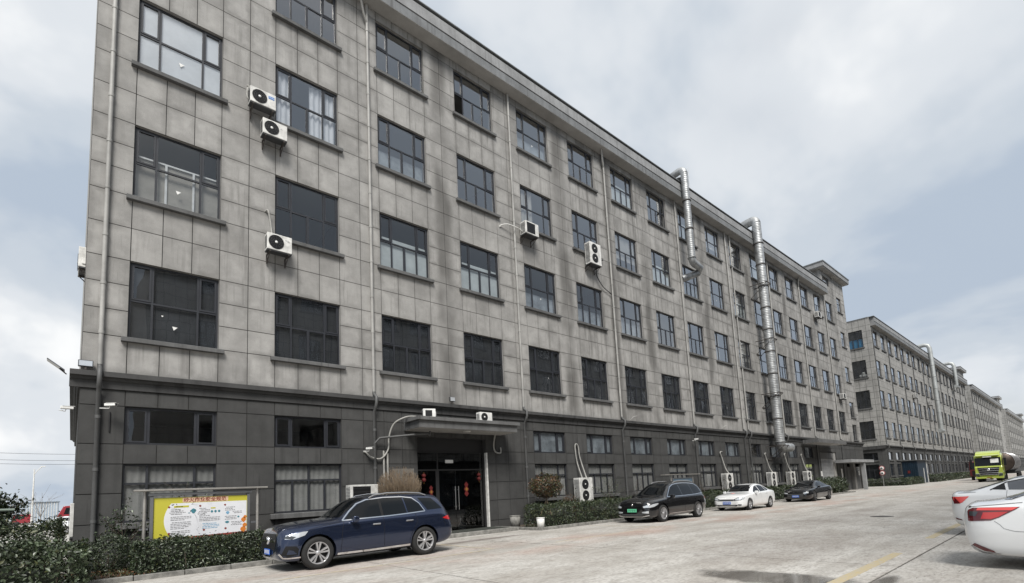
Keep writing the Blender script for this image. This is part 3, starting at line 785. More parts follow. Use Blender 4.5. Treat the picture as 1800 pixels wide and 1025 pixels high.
# ---- roller shutter bay and far doorway with porch
sh = bpy.data.objects.new('shutter_door', None); C.objects.link(sh); sh.parent = B1
for i in range(24):
    g_ = MB(); z = .02+i*.145; g_.prism([(.22, z), (.19, z+.02), (.19, z+.115), (.22, z+.14), (.26, z+.14), (.26, z)][::-1], SHUT[0], SHUT[1]-.75, 'x')
    obj('slat', g_, MT['frost'] if False else MT['trim_far'], sh)
mb = MB(); mb.box(SHUT[0], SHUT[1]-.75, .1, .4, 3.5, 4.15); obj('shutter_box', mb, MT['trim_dark'], sh)
mb = MB(); mb.box(SHUT[1]-.74, SHUT[1]-.06, .08, .4, 0.01, 4.2); obj('pillar', mb, MT['wall'], sh)
mb = MB(); mb.box(52.2, 60.4, -1.6, -.23, 4.85, 5.2, [0, 0, 0, 0, 1, 0]); obj('shutter_canopy', mb, [MT['trim_dark'], MT['soffit']], sh, .006)
pd = bpy.data.objects.new('side_porch', None); C.objects.link(pd); pd.parent = B1
mb = MB(); mb.box(61.4, 69.8, -1.6, -.02, 3.02, 3.32); obj('porch_roof', mb, MT['trim_far'], pd, .006)
mb = MB(); mb.box(66.2, 66.6, -1.5, -1.15, 0, 3.019); obj('porch_post', mb, MT['trim_far'], pd)
mb = MB(); mb.box(67.6, 68.2, -.1, .3, 0, 3.0); obj('porch_pier', mb, MT['wall'], pd)
mb = MB(); mb.box(65.7, 67.55, .2, .25, 0, 2.6); mb.box(68.25, 70.9, .2, .25, 0, 2.6); obj('porch_doors', mb, MT['trim_dark'], pd)
for (x, z) in ((56.9, 1.7), (63.3, 1.9), (63.35, 1.4), (69.5, 1.6)):
    mb = MB(); mb.box(x, x+.35, -.03, -.004, z, z+.5); obj('wall_notice', mb, MT['white_metal'], pd)

# ------------------------------------------------------------------ the other blocks of the row
fw = {}
def far_window(kind, w, h):
    key = (kind, w, h)
    if key in fw: return fw[key]
    B, Sx, P = window_layout(kind, w, h); mb = MB()
    for q in B: bar(mb, *q)
    for (x0, x1, z0, z1) in Sx: bar(mb, x0, x0+.05, z0, z1, .09); bar(mb, x1-.05, x1, z0, z1, .09)
    for q in P: mb.add([(q[0], .125, q[2]), (q[1], .125, q[2]), (q[1], .125, q[3]), (q[0], .125, q[3])], [(0, 1, 2, 3)], 1)
    mb.add([(0, .35, 0), (w, .35, 0), (w, .35, h), (0, .35, h)], [(0, 1, 2, 3)], 3)
    mb.box(-.14, w+.14, -.12, .08, -.15, -.005, 2)
    fw[key] = mesh_data('window', mb, [MT['frame'], MT['glass'], MT['trim_dark'], MT['film']]); return fw[key]
def far_factory(x, y, rz, cols, length, label, end_windows=False, tower=True, depth=16.0, win=True, end_open=True):
    b = thing('factory_building', label, 'building', (x, y, 0), rz)
    ops = []
    tw = cols*PITCH+.6
    for k in range(cols):
        for r_ in range(4): ops.append((1.0+PITCH*k, 1.0+PITCH*k+2.3, ZW[r_], ZW[r_]+WH, 'u4'))
        ops.append((1.0+PITCH*k, 3.3+PITCH*k, G2[0], G2[1], 'g2')); ops.append((1.0+PITCH*k, 3.3+PITCH*k, G1[0], G1[1], 'g1b'))
    if tower:
        for zt in (7.6, 10.35, 14.68, 19.02, 23.36): ops.append((length-2.6, length-1.0, zt-1.85, zt, 's'))
    hs = [o[:4] for o in ops]
    mb = MB(); wall_boxes(mb, 0, length, CORN, SOFF+.3, 0, .4, hs, 0); mb.box(0, .249, 0, .4, SOFF+.301, SOFF+1.2)
    obj('upper_wall', mb, MT['wall_far'], b)
    mb = MB(); wall_boxes(mb, 0, length, 0, CORN, 0, .4, hs, 0); obj('ground_floor_wall', mb, MT['wall_far_low'], b)
    eops = []
    if end_windows:
        for r_ in range(4): eops.append((1.0, 3.5, ZW[r_]-.1, ZW[r_]+2.4, 'u4'))
        eops += [(1.0, 3.5, G2[0], G2[1], 'g2'), (1.0, 3.5, 0.9, G1[1], 'g1b')]
    mb = MB(); wall_boxes(mb, 0.401, depth, 0, SOFF+1.2, 0, .4, [e[:4] for e in eops], 0)
    mb.v = [(p[1], p[0], p[2]) for p in mb.v]; mb.f = [f[::-1] for f in mb.f]
    obj('end_wall', mb, MT['wall_far'], b)
    mb = MB(); mb.box(length-.4, length, .401, depth, 0, SOFF+1.2); mb.box(.401, length-.401, depth-.4, depth, 0, SOFF+1.2); mb.box(.401, length-.401, .401, depth-.401, SOFF+.4, SOFF+.6)
    obj('rear_walls', mb, MT['wall_far'], b)
    mb = MB(); mb.box(-.02, -.001, .05, depth, 0.0, 5.03); obj('end_wall_base', mb, MT['wall_far_low'], b) if not end_windows else None
    if end_windows:
        mb = MB(); wall_boxes(mb, -.02, depth, 0, 5.03, 0.001, .02, [e[:4] for e in eops], 0); mb.v = [(-p[1], p[0], p[2]) for p in mb.v]
        obj('end_wall_base', mb, MT['wall_far_low'], b)
    mb = MB(); mb.prism(cp[::-1], -.2, length+.2, 'x'); mb.box(-.22, -.001, .03, depth, 5.05, 5.5); obj('cornice', mb, MT['cornice'], b)
    mb = MB(); mb.prism(ep[::-1], .25, length-.3, 'x')
    eave_mats(mb)
    obj('eaves', mb, [MT['trim_far'], MT['soffit'], MT['fascia'], MT['trim_dark']], b)
    mb = MB(); mb.box(.0, length, -.62, .1, SOFF+1.205, SOFF+1.28); mb.box(-.05, .45, .101, depth, SOFF+1.205, SOFF+1.3); obj('coping', mb, MT['coping'], b)
    if tower:
        t0 = length-8.0
        mb = MB(); mb.box(t0, length, .01, 6, SOFF+1.31, 25.6); obj('stair_tower', mb, MT['wall_far'], b)
        mb = MB(); mb.box(t0-.6, length+.6, -.6, 6.6, 25.61, 26.1, [0, 0, 0, 0, 1, 0]); mb.box(t0-.66, length+.66, -.66, 6.66, 26.105, 26.22); obj('tower_roof', mb, [MT['trim_far'], MT['soffit']], b)
    if win:
        for (a, c, d, e, kd) in ops: link('window', far_window(kd, round(c-a, 2), round(e-d, 2)), b, (a, 0, d))
        for (a, c, d, e, kd) in eops:
            o = link('window', far_window(kd, round(c-a, 2), round(e-d, 2)), b, (0, c, d)); o.rotation_euler = (0, 0, -PI/2)
    for k in range(0, cols+1, 2):
        p = MB(); xx = .4+PITCH*k
        p.tube([(xx, -.09, .2), (xx, -.09, 4.98), (xx, -.3, 5.1), (xx, -.3, 5.5), (xx, -.09, 5.7), (xx, -.09, SOFF-.02)], .06, 6); obj('downpipe', p, MT['pipe_dark'], b)
    return b
far_factory(215.0, -30.0, PI, 24, 100.0, 'farther factory block across the yard, mirrored in the far lower windows', False, tower=False, win=False)
far_factory(83.4, 0, 0, 20, 83.5, 'second grey factory block in the row with wide windows in its end wall', True)
far_factory(175.2, 0, 0, 15, 71.0, 'third pale factory block in the row beyond the lime truck', False)
far_factory(262.0, 0, 0, 17, 76.0, 'farthest factory block at the right edge of the row', False)
far_factory(107.0, -30.0, PI, 25, 103.0, 'factory block across the yard, seen mirrored in the lower windows', False, tower=False)
# ------------------------------------------------------------------ cars
def paint(name, col, metal=0.35, rough=0.28, spec=0.5):
    return mat(name, col, rough, metal, coat=1.0, spec=spec)
MT['navy'] = paint('paint_navy', (0.028, 0.040, 0.082), 0.75, 0.25)
MT['black_paint'] = paint('paint_black', (0.006, 0.006, 0.007), 0.0, 0.2)
MT['white_paint'] = paint('paint_white', (0.72, 0.73, 0.735), 0.0, 0.25)
MT['car_glass'] = mat('car_glass', (0.004, 0.005, 0.006), 0.02, 0.0, spec=0.35)
MT['car_glass_lt'] = mat('car_glass_grey', (0.10, 0.105, 0.115), 0.05, 0.0, spec=0.7)
MT['chrome'] = mat('chrome', (0.75, 0.75, 0.76), 0.12, 1.0)
MT['alloy'] = mat('alloy_rim', (0.46, 0.46, 0.47), 0.3, 0.5)
MT['alloy_dk'] = mat('alloy_dark', (0.16, 0.16, 0.165), 0.3, 0.8)
MT['tyre'] = mat('tyre_rubber', (0.018, 0.018, 0.018), 0.85, var=0.3, vscale=12)
MT['lamp'] = mat('headlamp_lens', (0.62, 0.65, 0.68), 0.08, 0.35, coat=1.0)
MT['lamp_dk'] = mat('headlamp_inner', (0.05, 0.055, 0.06), 0.15, 0.2, coat=1.0)
MT['tail'] = mat('tail_lens', (0.50, 0.012, 0.014), 0.10, 0.0, coat=1.0)
MT['tail_dk'] = mat('tail_lens_dark', (0.10, 0.006, 0.010), 0.10, 0.0, coat=1.0)
MT['tail_lt'] = mat('tail_lens_bright', (0.75, 0.08, 0.07), 0.10, 0.0, coat=1.0)
MT['plate_blue'] = mat('plate_blue', (0.03, 0.12, 0.48), 0.4)
MT['plate_green'] = mat('plate_green', (0.16, 0.62, 0.36), 0.4)
MT['trimblk'] = mat('trim_black', (0.010, 0.010, 0.011), 0.5, spec=0.3)
MT['seam'] = mat('panel_gap', (0.004, 0.004, 0.005), 0.8)
MT['seam_lt'] = mat('panel_gap_grey', (0.16, 0.165, 0.17), 0.8)

def pchip(xs, ys, q):
    xs = np.asarray(xs, float); ys = np.asarray(ys, float); h = np.diff(xs); d = np.diff(ys)/h
    m = np.zeros(len(xs)); m[0] = d[0]; m[-1] = d[-1]
    for i in range(1, len(xs)-1):
        if d[i-1]*d[i] > 0:
            w1 = 2*h[i]+h[i-1]; w2 = h[i]+2*h[i-1]; m[i] = (w1+w2)/(w1/d[i-1]+w2/d[i])
    i = np.clip(np.searchsorted(xs, q)-1, 0, len(xs)-2); t = (q-xs[i])/h[i]
    return (2*t**3-3*t**2+1)*ys[i]+(t**3-2*t**2+t)*h[i]*m[i]+(-2*t**3+3*t**2)*ys[i+1]+(t**3-t**2)*h[i]*m[i+1]
def chaikin(p, n=2):
    for _ in range(n):
        q = [p[0]]
        for a, b_ in zip(p[:-1], p[1:]):
            q.append(tuple(.75*u+.25*v for u, v in zip(a, b_))); q.append(tuple(.25*u+.75*v for u, v in zip(a, b_)))
        q.append(p[-1]); p = q
    return p

class Car:
    def __init__(s, root, spec):
        s.root = root; s.sp = spec; L = spec['L']
        cur = {}
        e = 0.02
        base = np.concatenate([[0, .015, .04, .08, .13, .2, .28], np.linspace(.36, L-.36, 62), [L-.28, L-.2, L-.13, L-.08, L-.04, L-.015, L]])
        for k in ('zt', 'zs', 'zr', 'wr', 'ws', 'wm', 'zb'):
            cx, cy = zip(*spec[k]); cur[k] = pchip(cx, cy, base)
        mb = MB(); rows = []
        for i, x in enumerate(base):
            c = {k: cur[k][i] for k in cur}
            zm = c['zb']+.5*(c['zs']-c['zb'])
            half = [(0, c['zb']), (.80*c['wm'], c['zb']), (.965*c['wm'], c['zb']+.07), (c['wm'], zm-.05), (c['wm']-.004, zm+.10), (c['ws'], c['zs']-.035), (c['ws']-.035, c['zs']+.015),
                    (c['wr'], c['zr']), (.62*c['wr'], c['zt']-.012), (0, c['zt'])]
            half = chaikin(half, 2)
            ring = [(x, -y, z) for y, z in half] + [(x, y, z) for y, z in half[-2:0:-1]]
            rows.append(ring)
        n = len(rows[0]); v = [p for r_ in rows for p in r_]; f = []
        for i in range(len(rows)-1):
            for k in range(n):
                f.append((i*n+k, i*n+(k+1) % n, (i+1)*n+(k+1) % n, (i+1)*n+k))
        f = [q[::-1] for q in f]
        mb.add(v, f, 0, True)
        mb.add(rows[0]+rows[-1], [tuple(range(n)), tuple(range(n, 2*n))[::-1]], 0, True)
        bm = bmesh.new(); me = bpy.data.meshes.new('body'); me.from_pydata(mb.v, [], mb.f)
        bm.from_mesh(me); bmesh.ops.remove_doubles(bm, verts=bm.verts, dist=1e-5); bmesh.ops.recalc_face_normals(bm, faces=bm.faces)
        for fc in bm.faces: fc.smooth = True
        bm.to_mesh(me)
        tb = bm.copy(); bmesh.ops.triangulate(tb, faces=tb.faces); s.bvh = BVHTree.FromBMesh(tb); tb.free(); bm.free()
        me.materials.append(spec['paint'])
        # wheel openings
        o = bpy.data.objects.new('body', me); C.objects.link(o)
        cut = MB()
        for wx_ in spec['wheels']:
            for sgn in (-1, 1):
                ra = spec['arch']; zc = spec['wr_']+.005
                ring = [(wx_+ra*math.cos(t), zc+ra*math.sin(t)) for t in np.linspace(0, 2*PI, 40, endpoint=False)]
                a0, a1 = (-1.4, -.62) if sgn < 0 else (.62, 1.4)
                cut.prism(ring, a0, a1, 'y')
        cm = mesh_data('cut', cut, MT['trimblk'])
        bm = bmesh.new(); bm.from_mesh(cm); bmesh.ops.remove_doubles(bm, verts=bm.verts, dist=1e-5); bmesh.ops.recalc_face_normals(bm, faces=bm.faces); bm.to_mesh(cm); bm.free()
        co = bpy.data.objects.new('cut', cm); C.objects.link(co)
        md = o.modifiers.new('b', 'BOOLEAN'); md.object = co; md.operation = 'DIFFERENCE'; md.solver = 'EXACT'
        dg = bpy.context.evaluated_depsgraph_get()
        nm = bpy.data.meshes.new_from_object(o.evaluated_get(dg)); nm.name = 'body'
        o.modifiers.clear(); o.data = nm; bpy.data.objects.remove(co)
        for p in nm.polygons: p.use_smooth = True
        try:
            nm.set_sharp_from_angle(angle=R(38))
        except Exception: pass
        nm.materials.clear(); nm.materials.append(spec['paint']); 
        o.parent = root; s.body = o
        # liners
        for wx_ in spec['wheels']:
            for sgn in (-1, 1):
                q = MB(); ra = spec['arch']-.004; zc = spec['wr_']+.005
                pts = [(wx_+ra*math.cos(t), zc+ra*math.sin(t)) for t in np.linspace(-.5, PI+.5, 26)]
                v = [(a, sgn*.63, b_) for a, b_ in pts]+[(a, sgn*(spec['wm'][2][1]-.045), b_) for a, b_ in pts]; m_ = len(pts)
                q.add(v, [(i, i+1, m_+i+1, m_+i) for i in range(m_-1)], 0, True)
                q.add([(wx_, sgn*.63, zc)]+[(a, sgn*.63, b_) for a, b_ in pts], [(0, i+1, i+2) for i in range(m_-1)], 0)
                obj('wheel_liner', q, MT['trimblk'], root)
        s.wheels()
    def hit(s, p, ax, off=0.004):
        o, d = {'y': ((p[0], -4, p[1]), (0, 1, 0)), 'Y': ((p[0], 4, p[1]), (0, -1, 0)), 'x': ((-4, p[0], p[1]), (1, 0, 0)), 'X': ((12, p[0], p[1]), (-1, 0, 0)), 'z': ((p[0], p[1], 5), (0, 0, -1))}[ax]
        h = s.bvh.ray_cast(Vector(o), Vector(d))
        if h[0] is None:
            base = {'y': (p[0], -.9, p[1]), 'Y': (p[0], .9, p[1]), 'x': (0, p[0], p[1]), 'X': (s.sp['L'], p[0], p[1]), 'z': (p[0], p[1], 1.2)}[ax]
            h = s.bvh.find_nearest(Vector(base))
        n = h[1]
        if n.dot(Vector(d)) > 0: n = -n
        return h[0]+n*off, n
    def patch(s, name, poly, ax, m, off=0.004, mirror=True, step=0.05, parent=None):
        bm = bmesh.new(); vs_ = [bm.verts.new((p[0], p[1], 0)) for p in poly]; bm.faces.new(vs_)
        for a in (0, 1):
            lo = min(p[a] for p in poly); hi = max(p[a] for p in poly); c = lo+step
            while c < hi-1e-4:
                no = (1, 0, 0) if a == 0 else (0, 1, 0); co = (c, 0, 0) if a == 0 else (0, c, 0)
                bmesh.ops.bisect_plane(bm, geom=bm.verts[:]+bm.edges[:]+bm.faces[:], plane_co=co, plane_no=no, dist=1e-5); c += step
        bmesh.ops.triangulate(bm, faces=bm.faces)
        bm.verts.ensure_lookup_table()
        v = [s.hit((q.co.x, q.co.y), ax, off)[0] for q in bm.verts]
        f = [tuple(w.index for w in fc.verts) for fc in bm.faces]; bm.free()
        outs = []
        for mm in ((0, 1) if mirror else (0,)):
            q = MB(); vv = [(p[0], -p[1] if mm else p[1], p[2]) for p in v]; q.add(vv, [t[::-1] for t in f] if mm else f, 0, True)
            outs.append(obj(name, q, m, parent or s.root))
        return outs
    def strip(s, name, line, width, ax, m, off=0.006, mirror=True, raise_=0.0):
        pts = []
        for a, b_ in zip(line[:-1], line[1:]):
            a = Vector(a); b_ = Vector(b_); n = max(1, int((b_-a).length/.05))
            pts += [a.lerp(b_, i/n) for i in range(n)]
        pts.append(Vector(line[-1])); L_, R_ = [], []
        for i, p in enumerate(pts):
            d = (pts[min(i+1, len(pts)-1)]-pts[max(i-1, 0)]).normalized(); nn = Vector((-d.y, d.x))*width/2
            L_.append(p+nn); R_.append(p-nn)
        v = [s.hit(p, ax, off+raise_)[0] for p in L_]+[s.hit(p, ax, off+raise_)[0] for p in R_]; n = len(pts)
        f = [(i, i+1, n+i+1, n+i) for i in range(n-1)]
        for mm in ((0, 1) if mirror else (0,)):
            q = MB(); q.add([(p[0], -p[1] if mm else p[1], p[2]) for p in v], f, 0, True); obj(name, q, m, s.root)
    def boxat(s, name, p, ax, size, m, mirror=True, out_=0.02, bevel=.008):
        h, n = s.hit(p, ax, 0)
        for mm in ((0, 1) if mirror else (0,)):
            c = Vector((h.x, -h.y if mm else h.y, h.z)) + Vector((n.x, -n.y if mm else n.y, n.z))*out_
            q = MB(); q.box(-size[0]/2, size[0]/2, -size[1]/2, size[1]/2, -size[2]/2, size[2]/2)
            o = obj(name, q, m, s.root, bevel); o.location = c
    def wheels(s):
        sp = s.sp; r_ = sp['wr_']; rr = r_*sp.get('rimf', .66); hw = .115
        tp = [(rr-.02, -hw+.02), (rr+.01, -hw), (r_-.035, -hw-.004), (r_-.008, -hw+.03), (r_, -hw+.06), (r_, hw-.06), (r_-.01, hw-.02), (rr, hw), (rr-.02, hw-.02)]
        q = MB(); q.lathe(tp, 40, axis='y'); tyre = mesh_data('tyre', q, MT['tyre'])
        q = MB(); q.lathe([(rr, -hw+.012), (rr-.018, -hw+.006), (rr-.03, -hw+.03), (rr-.035, hw)], 40, 0, axis='y')
        q.lathe([(0, -.03), (rr-.03, -.01)], 30, 1, axis='y')
        ns = sp.get('spokes', 5); style = sp.get('style', 'twin')
        for k in range(ns):
            for da in ((-.19, .19) if style == 'twin' else (0,)):
                a = 2*PI*k/ns+da+.3; wi, wo = (.012, .024) if style == 'twin' else (sp.get('sw', .02), sp.get('sw', .02)*1.15)
                ca, sa = math.cos(a), math.sin(a)
                def P(rad, t, y): return (ca*rad-sa*t, y, sa*rad+ca*t)
                y0, y1 = -hw+.03, -hw+.008
                v = [P(.04, -wi, y0), P(.04, wi, y0), P(rr-.015, wo, y1), P(rr-.015, -wo, y1), P(.04, -wi, -.02), P(.04, wi, -.02), P(rr-.015, wo, -.02), P(rr-.015, -wo, -.02)]
                q.add(v, [(0, 3, 2, 1), (0, 1, 5, 4), (2, 3, 7, 6), (1, 2, 6, 5), (3, 0, 4, 7)], 0)
        q.lathe([(0, -hw+.012), (.05, -hw+.014), (.062, -hw+.035), (.062, 0)], 16, 0, axis='y')
        rim = mesh_data('rim', q, [sp.get('rim', MT['alloy']), MT['trimblk']])
        for wx_ in sp['wheels']:
            for sgn in (-1, 1):
                w = bpy.data.objects.new('wheel', None); C.objects.link(w); w.parent = s.root; w.empty_display_size = .1
                w.location = (wx_, sgn*(sp['track']-.115), r_); w.rotation_euler = (0, 0, 0 if sgn < 0 else PI)
                link('tyre', tyre, w); link('rim', rim, w)
    def mirror_part(s, p, m, size=(.16, .26, .17)):
        h, n = s.hit(p, 'y', 0)
        for sg in (-1, 1):
            q = MB(); yy = abs(h.y)
            prof = [(0, -.5), (.7, -.48), (1, -.2), (1, .2), (.75, .45), (.1, .5)]
            q.prism([(p[0]+size[0]*(a-.5), p[1]+size[2]*b_) for a, b_ in prof], sg*(yy+.06), sg*(yy+.06+size[1]*.75), 'y')
            o = obj('door_mirror', q, m, s.root, .035, 3)
            for pp in o.data.polygons: pp.use_smooth = True
            q = MB(); q.tube([(p[0], sg*(yy-.03), p[1]-.05), (p[0]+.01, sg*(yy+.12), p[1]-.03)], .025, 6); obj('mirror_stalk', q, MT['trimblk'], s.root)

def plate(car, z, m, x=-.012, w=.44, h=.14, rear=False, text=None):
    q = MB(); xx = x if not rear else car.sp['L']+.012
    q.box(xx-.008, xx+.008, -w/2, w/2, z-h/2, z+h/2); o = obj('number_plate', q, m, car.root, .004)
    # raised characters as the photo shows them: too small to read
    q = MB(); pad = .03; n = 7; cw = (w-2*pad)/n
    for k in range(n):
        y0 = -w/2+pad+k*cw+.008; y1 = y0+cw-.016; a = z-h/2+.025; b_ = z+h/2-.025; xf = xx-.0095 if not rear else xx+.0095
        q.box(xf-.001, xf+.001, y0, y0+.010, a, b_); q.box(xf-.001, xf+.001, y0+.0105, y1, b_-.012, b_)
        if k % 2: q.box(xf-.001, xf+.001, y0+.0105, y1, (a+b_)/2-.006, (a+b_)/2+.006)
        else: q.box(xf-.001, xf+.001, y1-.010, y1, a, b_-.013)
    obj('plate_marks', q, MT['white_metal'] if m == MT['plate_blue'] else MT['trimblk'], o)

def arch_lips(car, m, dr=.035):
    for wx_ in car.sp['wheels']:
        ra = car.sp['arch']+dr/2-.002; zc = car.sp['wr_']+.005
        car.strip('arch_lip', [(wx_+ra*math.cos(t), zc+ra*math.sin(t)) for t in np.linspace(-.25, PI+.25, 30)], dr, 'y', m, .008)

# --- navy SUV
root = thing('parked_car', 'dark blue SUV with silver roof rails parked by the notice board', 'car', (3.70, -4.28, 0))
sp = dict(L=4.92, paint=MT['navy'], wheels=(.875, 3.87), wr_=.390, arch=.446, track=.985, rimf=.70, spokes=5, style='twin',
  zt=[(0, .74), (.03, .90), (.08, 1.0), (.18, 1.065), (.5, 1.125), (1.0, 1.175), (1.42, 1.205), (1.75, 1.43), (2.1, 1.645), (2.35, 1.715), (2.8, 1.755), (3.3, 1.76), (3.9, 1.75), (4.35, 1.71), (4.54, 1.665), (4.68, 1.45), (4.80, 1.20), (4.88, 1.03), (4.92, .86)],
  zr=[(0, .71), (.03, .86), (.08, .96), (.18, 1.02), (.5, 1.08), (1.0, 1.125), (1.42, 1.155), (1.75, 1.37), (2.1, 1.58), (2.35, 1.655), (2.8, 1.70), (3.3, 1.705), (3.9, 1.695), (4.35, 1.65), (4.54, 1.60), (4.68, 1.39), (4.80, 1.15), (4.88, .99), (4.92, .82)],
  zs=[(0, .62), (.03, .72), (.08, .80), (.18, .86), (.5, .95), (1.0, 1.02), (1.42, 1.055), (2.1, 1.085), (3.3, 1.12), (4.35, 1.14), (4.68, 1.08), (4.80, .98), (4.88, .90), (4.92, .74)],
  wr=[(0, .50), (.03, .58), (.08, .64), (.18, .69), (.5, .74), (1.0, .77), (1.42, .75), (1.75, .68), (2.1, .62), (2.8, .605), (3.9, .59), (4.35, .57), (4.52, .58), (4.68, .66), (4.80, .70), (4.88, .66), (4.92, .58)],
  ws=[(0, .62), (.03, .72), (.08, .79), (.18, .86), (.5, .93), (1.0, .945), (1.42, .93), (2.1, .925), (3.3, .925), (4.35, .915), (4.68, .87), (4.80, .83), (4.88, .76), (4.92, .66)],
  wm=[(0, .66), (.03, .76), (.18, .90), (.5, .97), (1.2, .975), (2.4, .965), (3.7, .985), (4.3, .97), (4.68, .92), (4.80, .88), (4.88, .82), (4.92, .72)],
  zb=[(0, .34), (.08, .26), (.3, .22), (.9, .22), (4.0, .23), (4.6, .28), (4.84, .36), (4.92, .46)])
car = Car(root, sp)
car.strip('shoulder_line', [(1.0, .985), (2.2, 1.0), (3.4, 1.03), (4.5, 1.06)], .012, 'y', MT['navy'], .010)
sw = [[(1.70, 1.145), (1.93, 1.34), (2.18, 1.505), (2.45, 1.595), (2.79, 1.625), (2.79, 1.155)],
      [(2.87, 1.158), (2.87, 1.63), (3.25, 1.638), (3.60, 1.628), (3.64, 1.19), (3.2, 1.17)],
      [(3.68, 1.195), (3.65, 1.623), (3.92, 1.585), (4.12, 1.43), (4.24, 1.225)],
      [(4.32, 1.24), (4.08, 1.60), (4.33, 1.575), (4.60, 1.26)]]
mx_ = lambda p: (1.52+(p[0]-1.62)*.917, p[1])
sw = [[mx_(p) for p in w_] for w_ in sw[:3]]+[[(4.05, 1.245), (3.84, 1.60), (4.30, 1.575), (4.58, 1.265)]]
for p in sw: car.patch('side_window', p, 'y', MT['car_glass'])
car.patch('window_pillar', [mx_(p) for p in [(2.79, 1.155), (2.79, 1.625), (2.87, 1.63), (2.87, 1.158)]], 'y', MT['trimblk'], .003)
car.strip('window_trim', [mx_(p) for p in [(1.62, 1.115), (2.2, 1.135), (3.0, 1.152), (3.66, 1.180), (4.27, 1.215), (4.15, 1.44), (3.94, 1.605), (3.6, 1.650), (3.0, 1.655), (2.45, 1.615), (2.15, 1.52), (1.9, 1.345), (1.62, 1.115)]], .026, 'y', MT['chrome'], .007)
car.patch('windscreen', [(-.68, 1.20), (.68, 1.20), (.56, 1.675), (-.56, 1.675)], 'x', MT['car_glass'], mirror=False)
car.patch('roof_glass', [(2.5, -.5), (3.9, -.46), (3.9, .46), (2.5, .5)], 'z', MT['car_glass'], mirror=False, step=.1)
car.patch('rear_window', [(-.60, 1.26), (.60, 1.26), (.52, 1.57), (-.52, 1.57)], 'X', MT['car_glass'], mirror=False)
car.patch('headlamp', [(.13, .775), (.30, .765), (.56, .84), (.64, .93), (.52, .925), (.16, .865)], 'y', MT['lamp'], .006)
car.patch('headlamp_shade', [(.10, .80), (.28, .765), (.36, .815), (.20, .86)], 'y', MT['lamp_dk'], .009)
car.patch('tail_lamp', [(4.50, .985), (4.62, 1.03), (4.80, 1.06), (4.87, 1.0), (4.88, .93), (4.74, .92)], 'y', MT['tail'], .006)
car.patch('grille', [(-.52, .52), (.52, .52), (.60, .74), (.50, .90), (-.50, .90), (-.60, .74)], 'x', MT['trimblk'], .008, False)
car.strip('grille_bar', [(-.54, .73), (.54, .73)], .045, 'x', MT['chrome'], .016, False)
q = MB(); q.lathe([(0, -.035), (.085, -.03), (.10, -.01), (.10, .04)], 24, mat=Matrix.Rotation(PI/2, 4, 'Y')); b_ = obj('badge', q, MT['chrome'], root); b_.location = (-.012, 0, .74)
q = MB()
for a in (90, 210, 330):
    ca, sa = math.cos(R(a)), math.sin(R(a)); q.add([(-.044, -.012*sa, .74+.012*ca), (-.044, .012*sa, .74-.012*ca), (-.046, .088*ca, .74+.088*sa)], [(0, 1, 2), (2, 1, 0)])
obj('badge_star', q, MT['trimblk'], root)
car.patch('lower_intake', [(.06, .42), (.14, .62), (.36, .60), (.44, .50), (.40, .40), (.20, .36)], 'y', MT['trimblk'], .007)
car.patch('intake_blade', [(.16, .42), (.20, .53), (.30, .50), (.38, .42)], 'y', MT['navy'], .014)
car.strip('bumper_trim', [(.03, .44), (.10, .345), (.20, .335), (.46, .34)], .03, 'y', MT['chrome'], .016)
car.strip('sill_trim', [(1.36, .315), (2.2, .315), (3.40, .335)], .05, 'y', MT['chrome'], .012)
car.strip('sill_skirt', [(1.30, .25), (3.45, .26)], .07, 'y', MT['trimblk'], .008)
for ln in ([(1.55, 1.10), (1.48, .85), (1.44, .36)], [(2.63, 1.15), (2.63, .38)], [(3.62, 1.19), (3.66, .95), (3.44, .62), (3.40, .38)], [(4.40, 1.10), (4.55, .95), (4.58, .75)]): car.strip('door_gap', ln, .009, 'y', MT['seam'], .004)
car.strip('bonnet_gap', [(.64, .955), (1.0, 1.03), (1.52, 1.09)], .008, 'y', MT['seam'], .004)
for x in (2.42, 3.40): car.boxat('door_handle', (x, .965 if x < 3 else .985), 'y', (.22, .03, .035), MT['chrome'])
for sg in (-1, 1):
    q = MB(); q.tube([(2.36, sg*.59, 1.66), (2.52, sg*.595, 1.735), (2.9, sg*.59, 1.775), (3.5, sg*.58, 1.77), (3.95, sg*.565, 1.735), (4.15, sg*.56, 1.67)], .020, 8); obj('roof_rail', q, MT['chrome'], root)
car.mirror_part((1.80, 1.14), MT['navy'])
arch_lips(car, MT['navy'])
plate(car, .47, MT['plate_blue'], -.03)

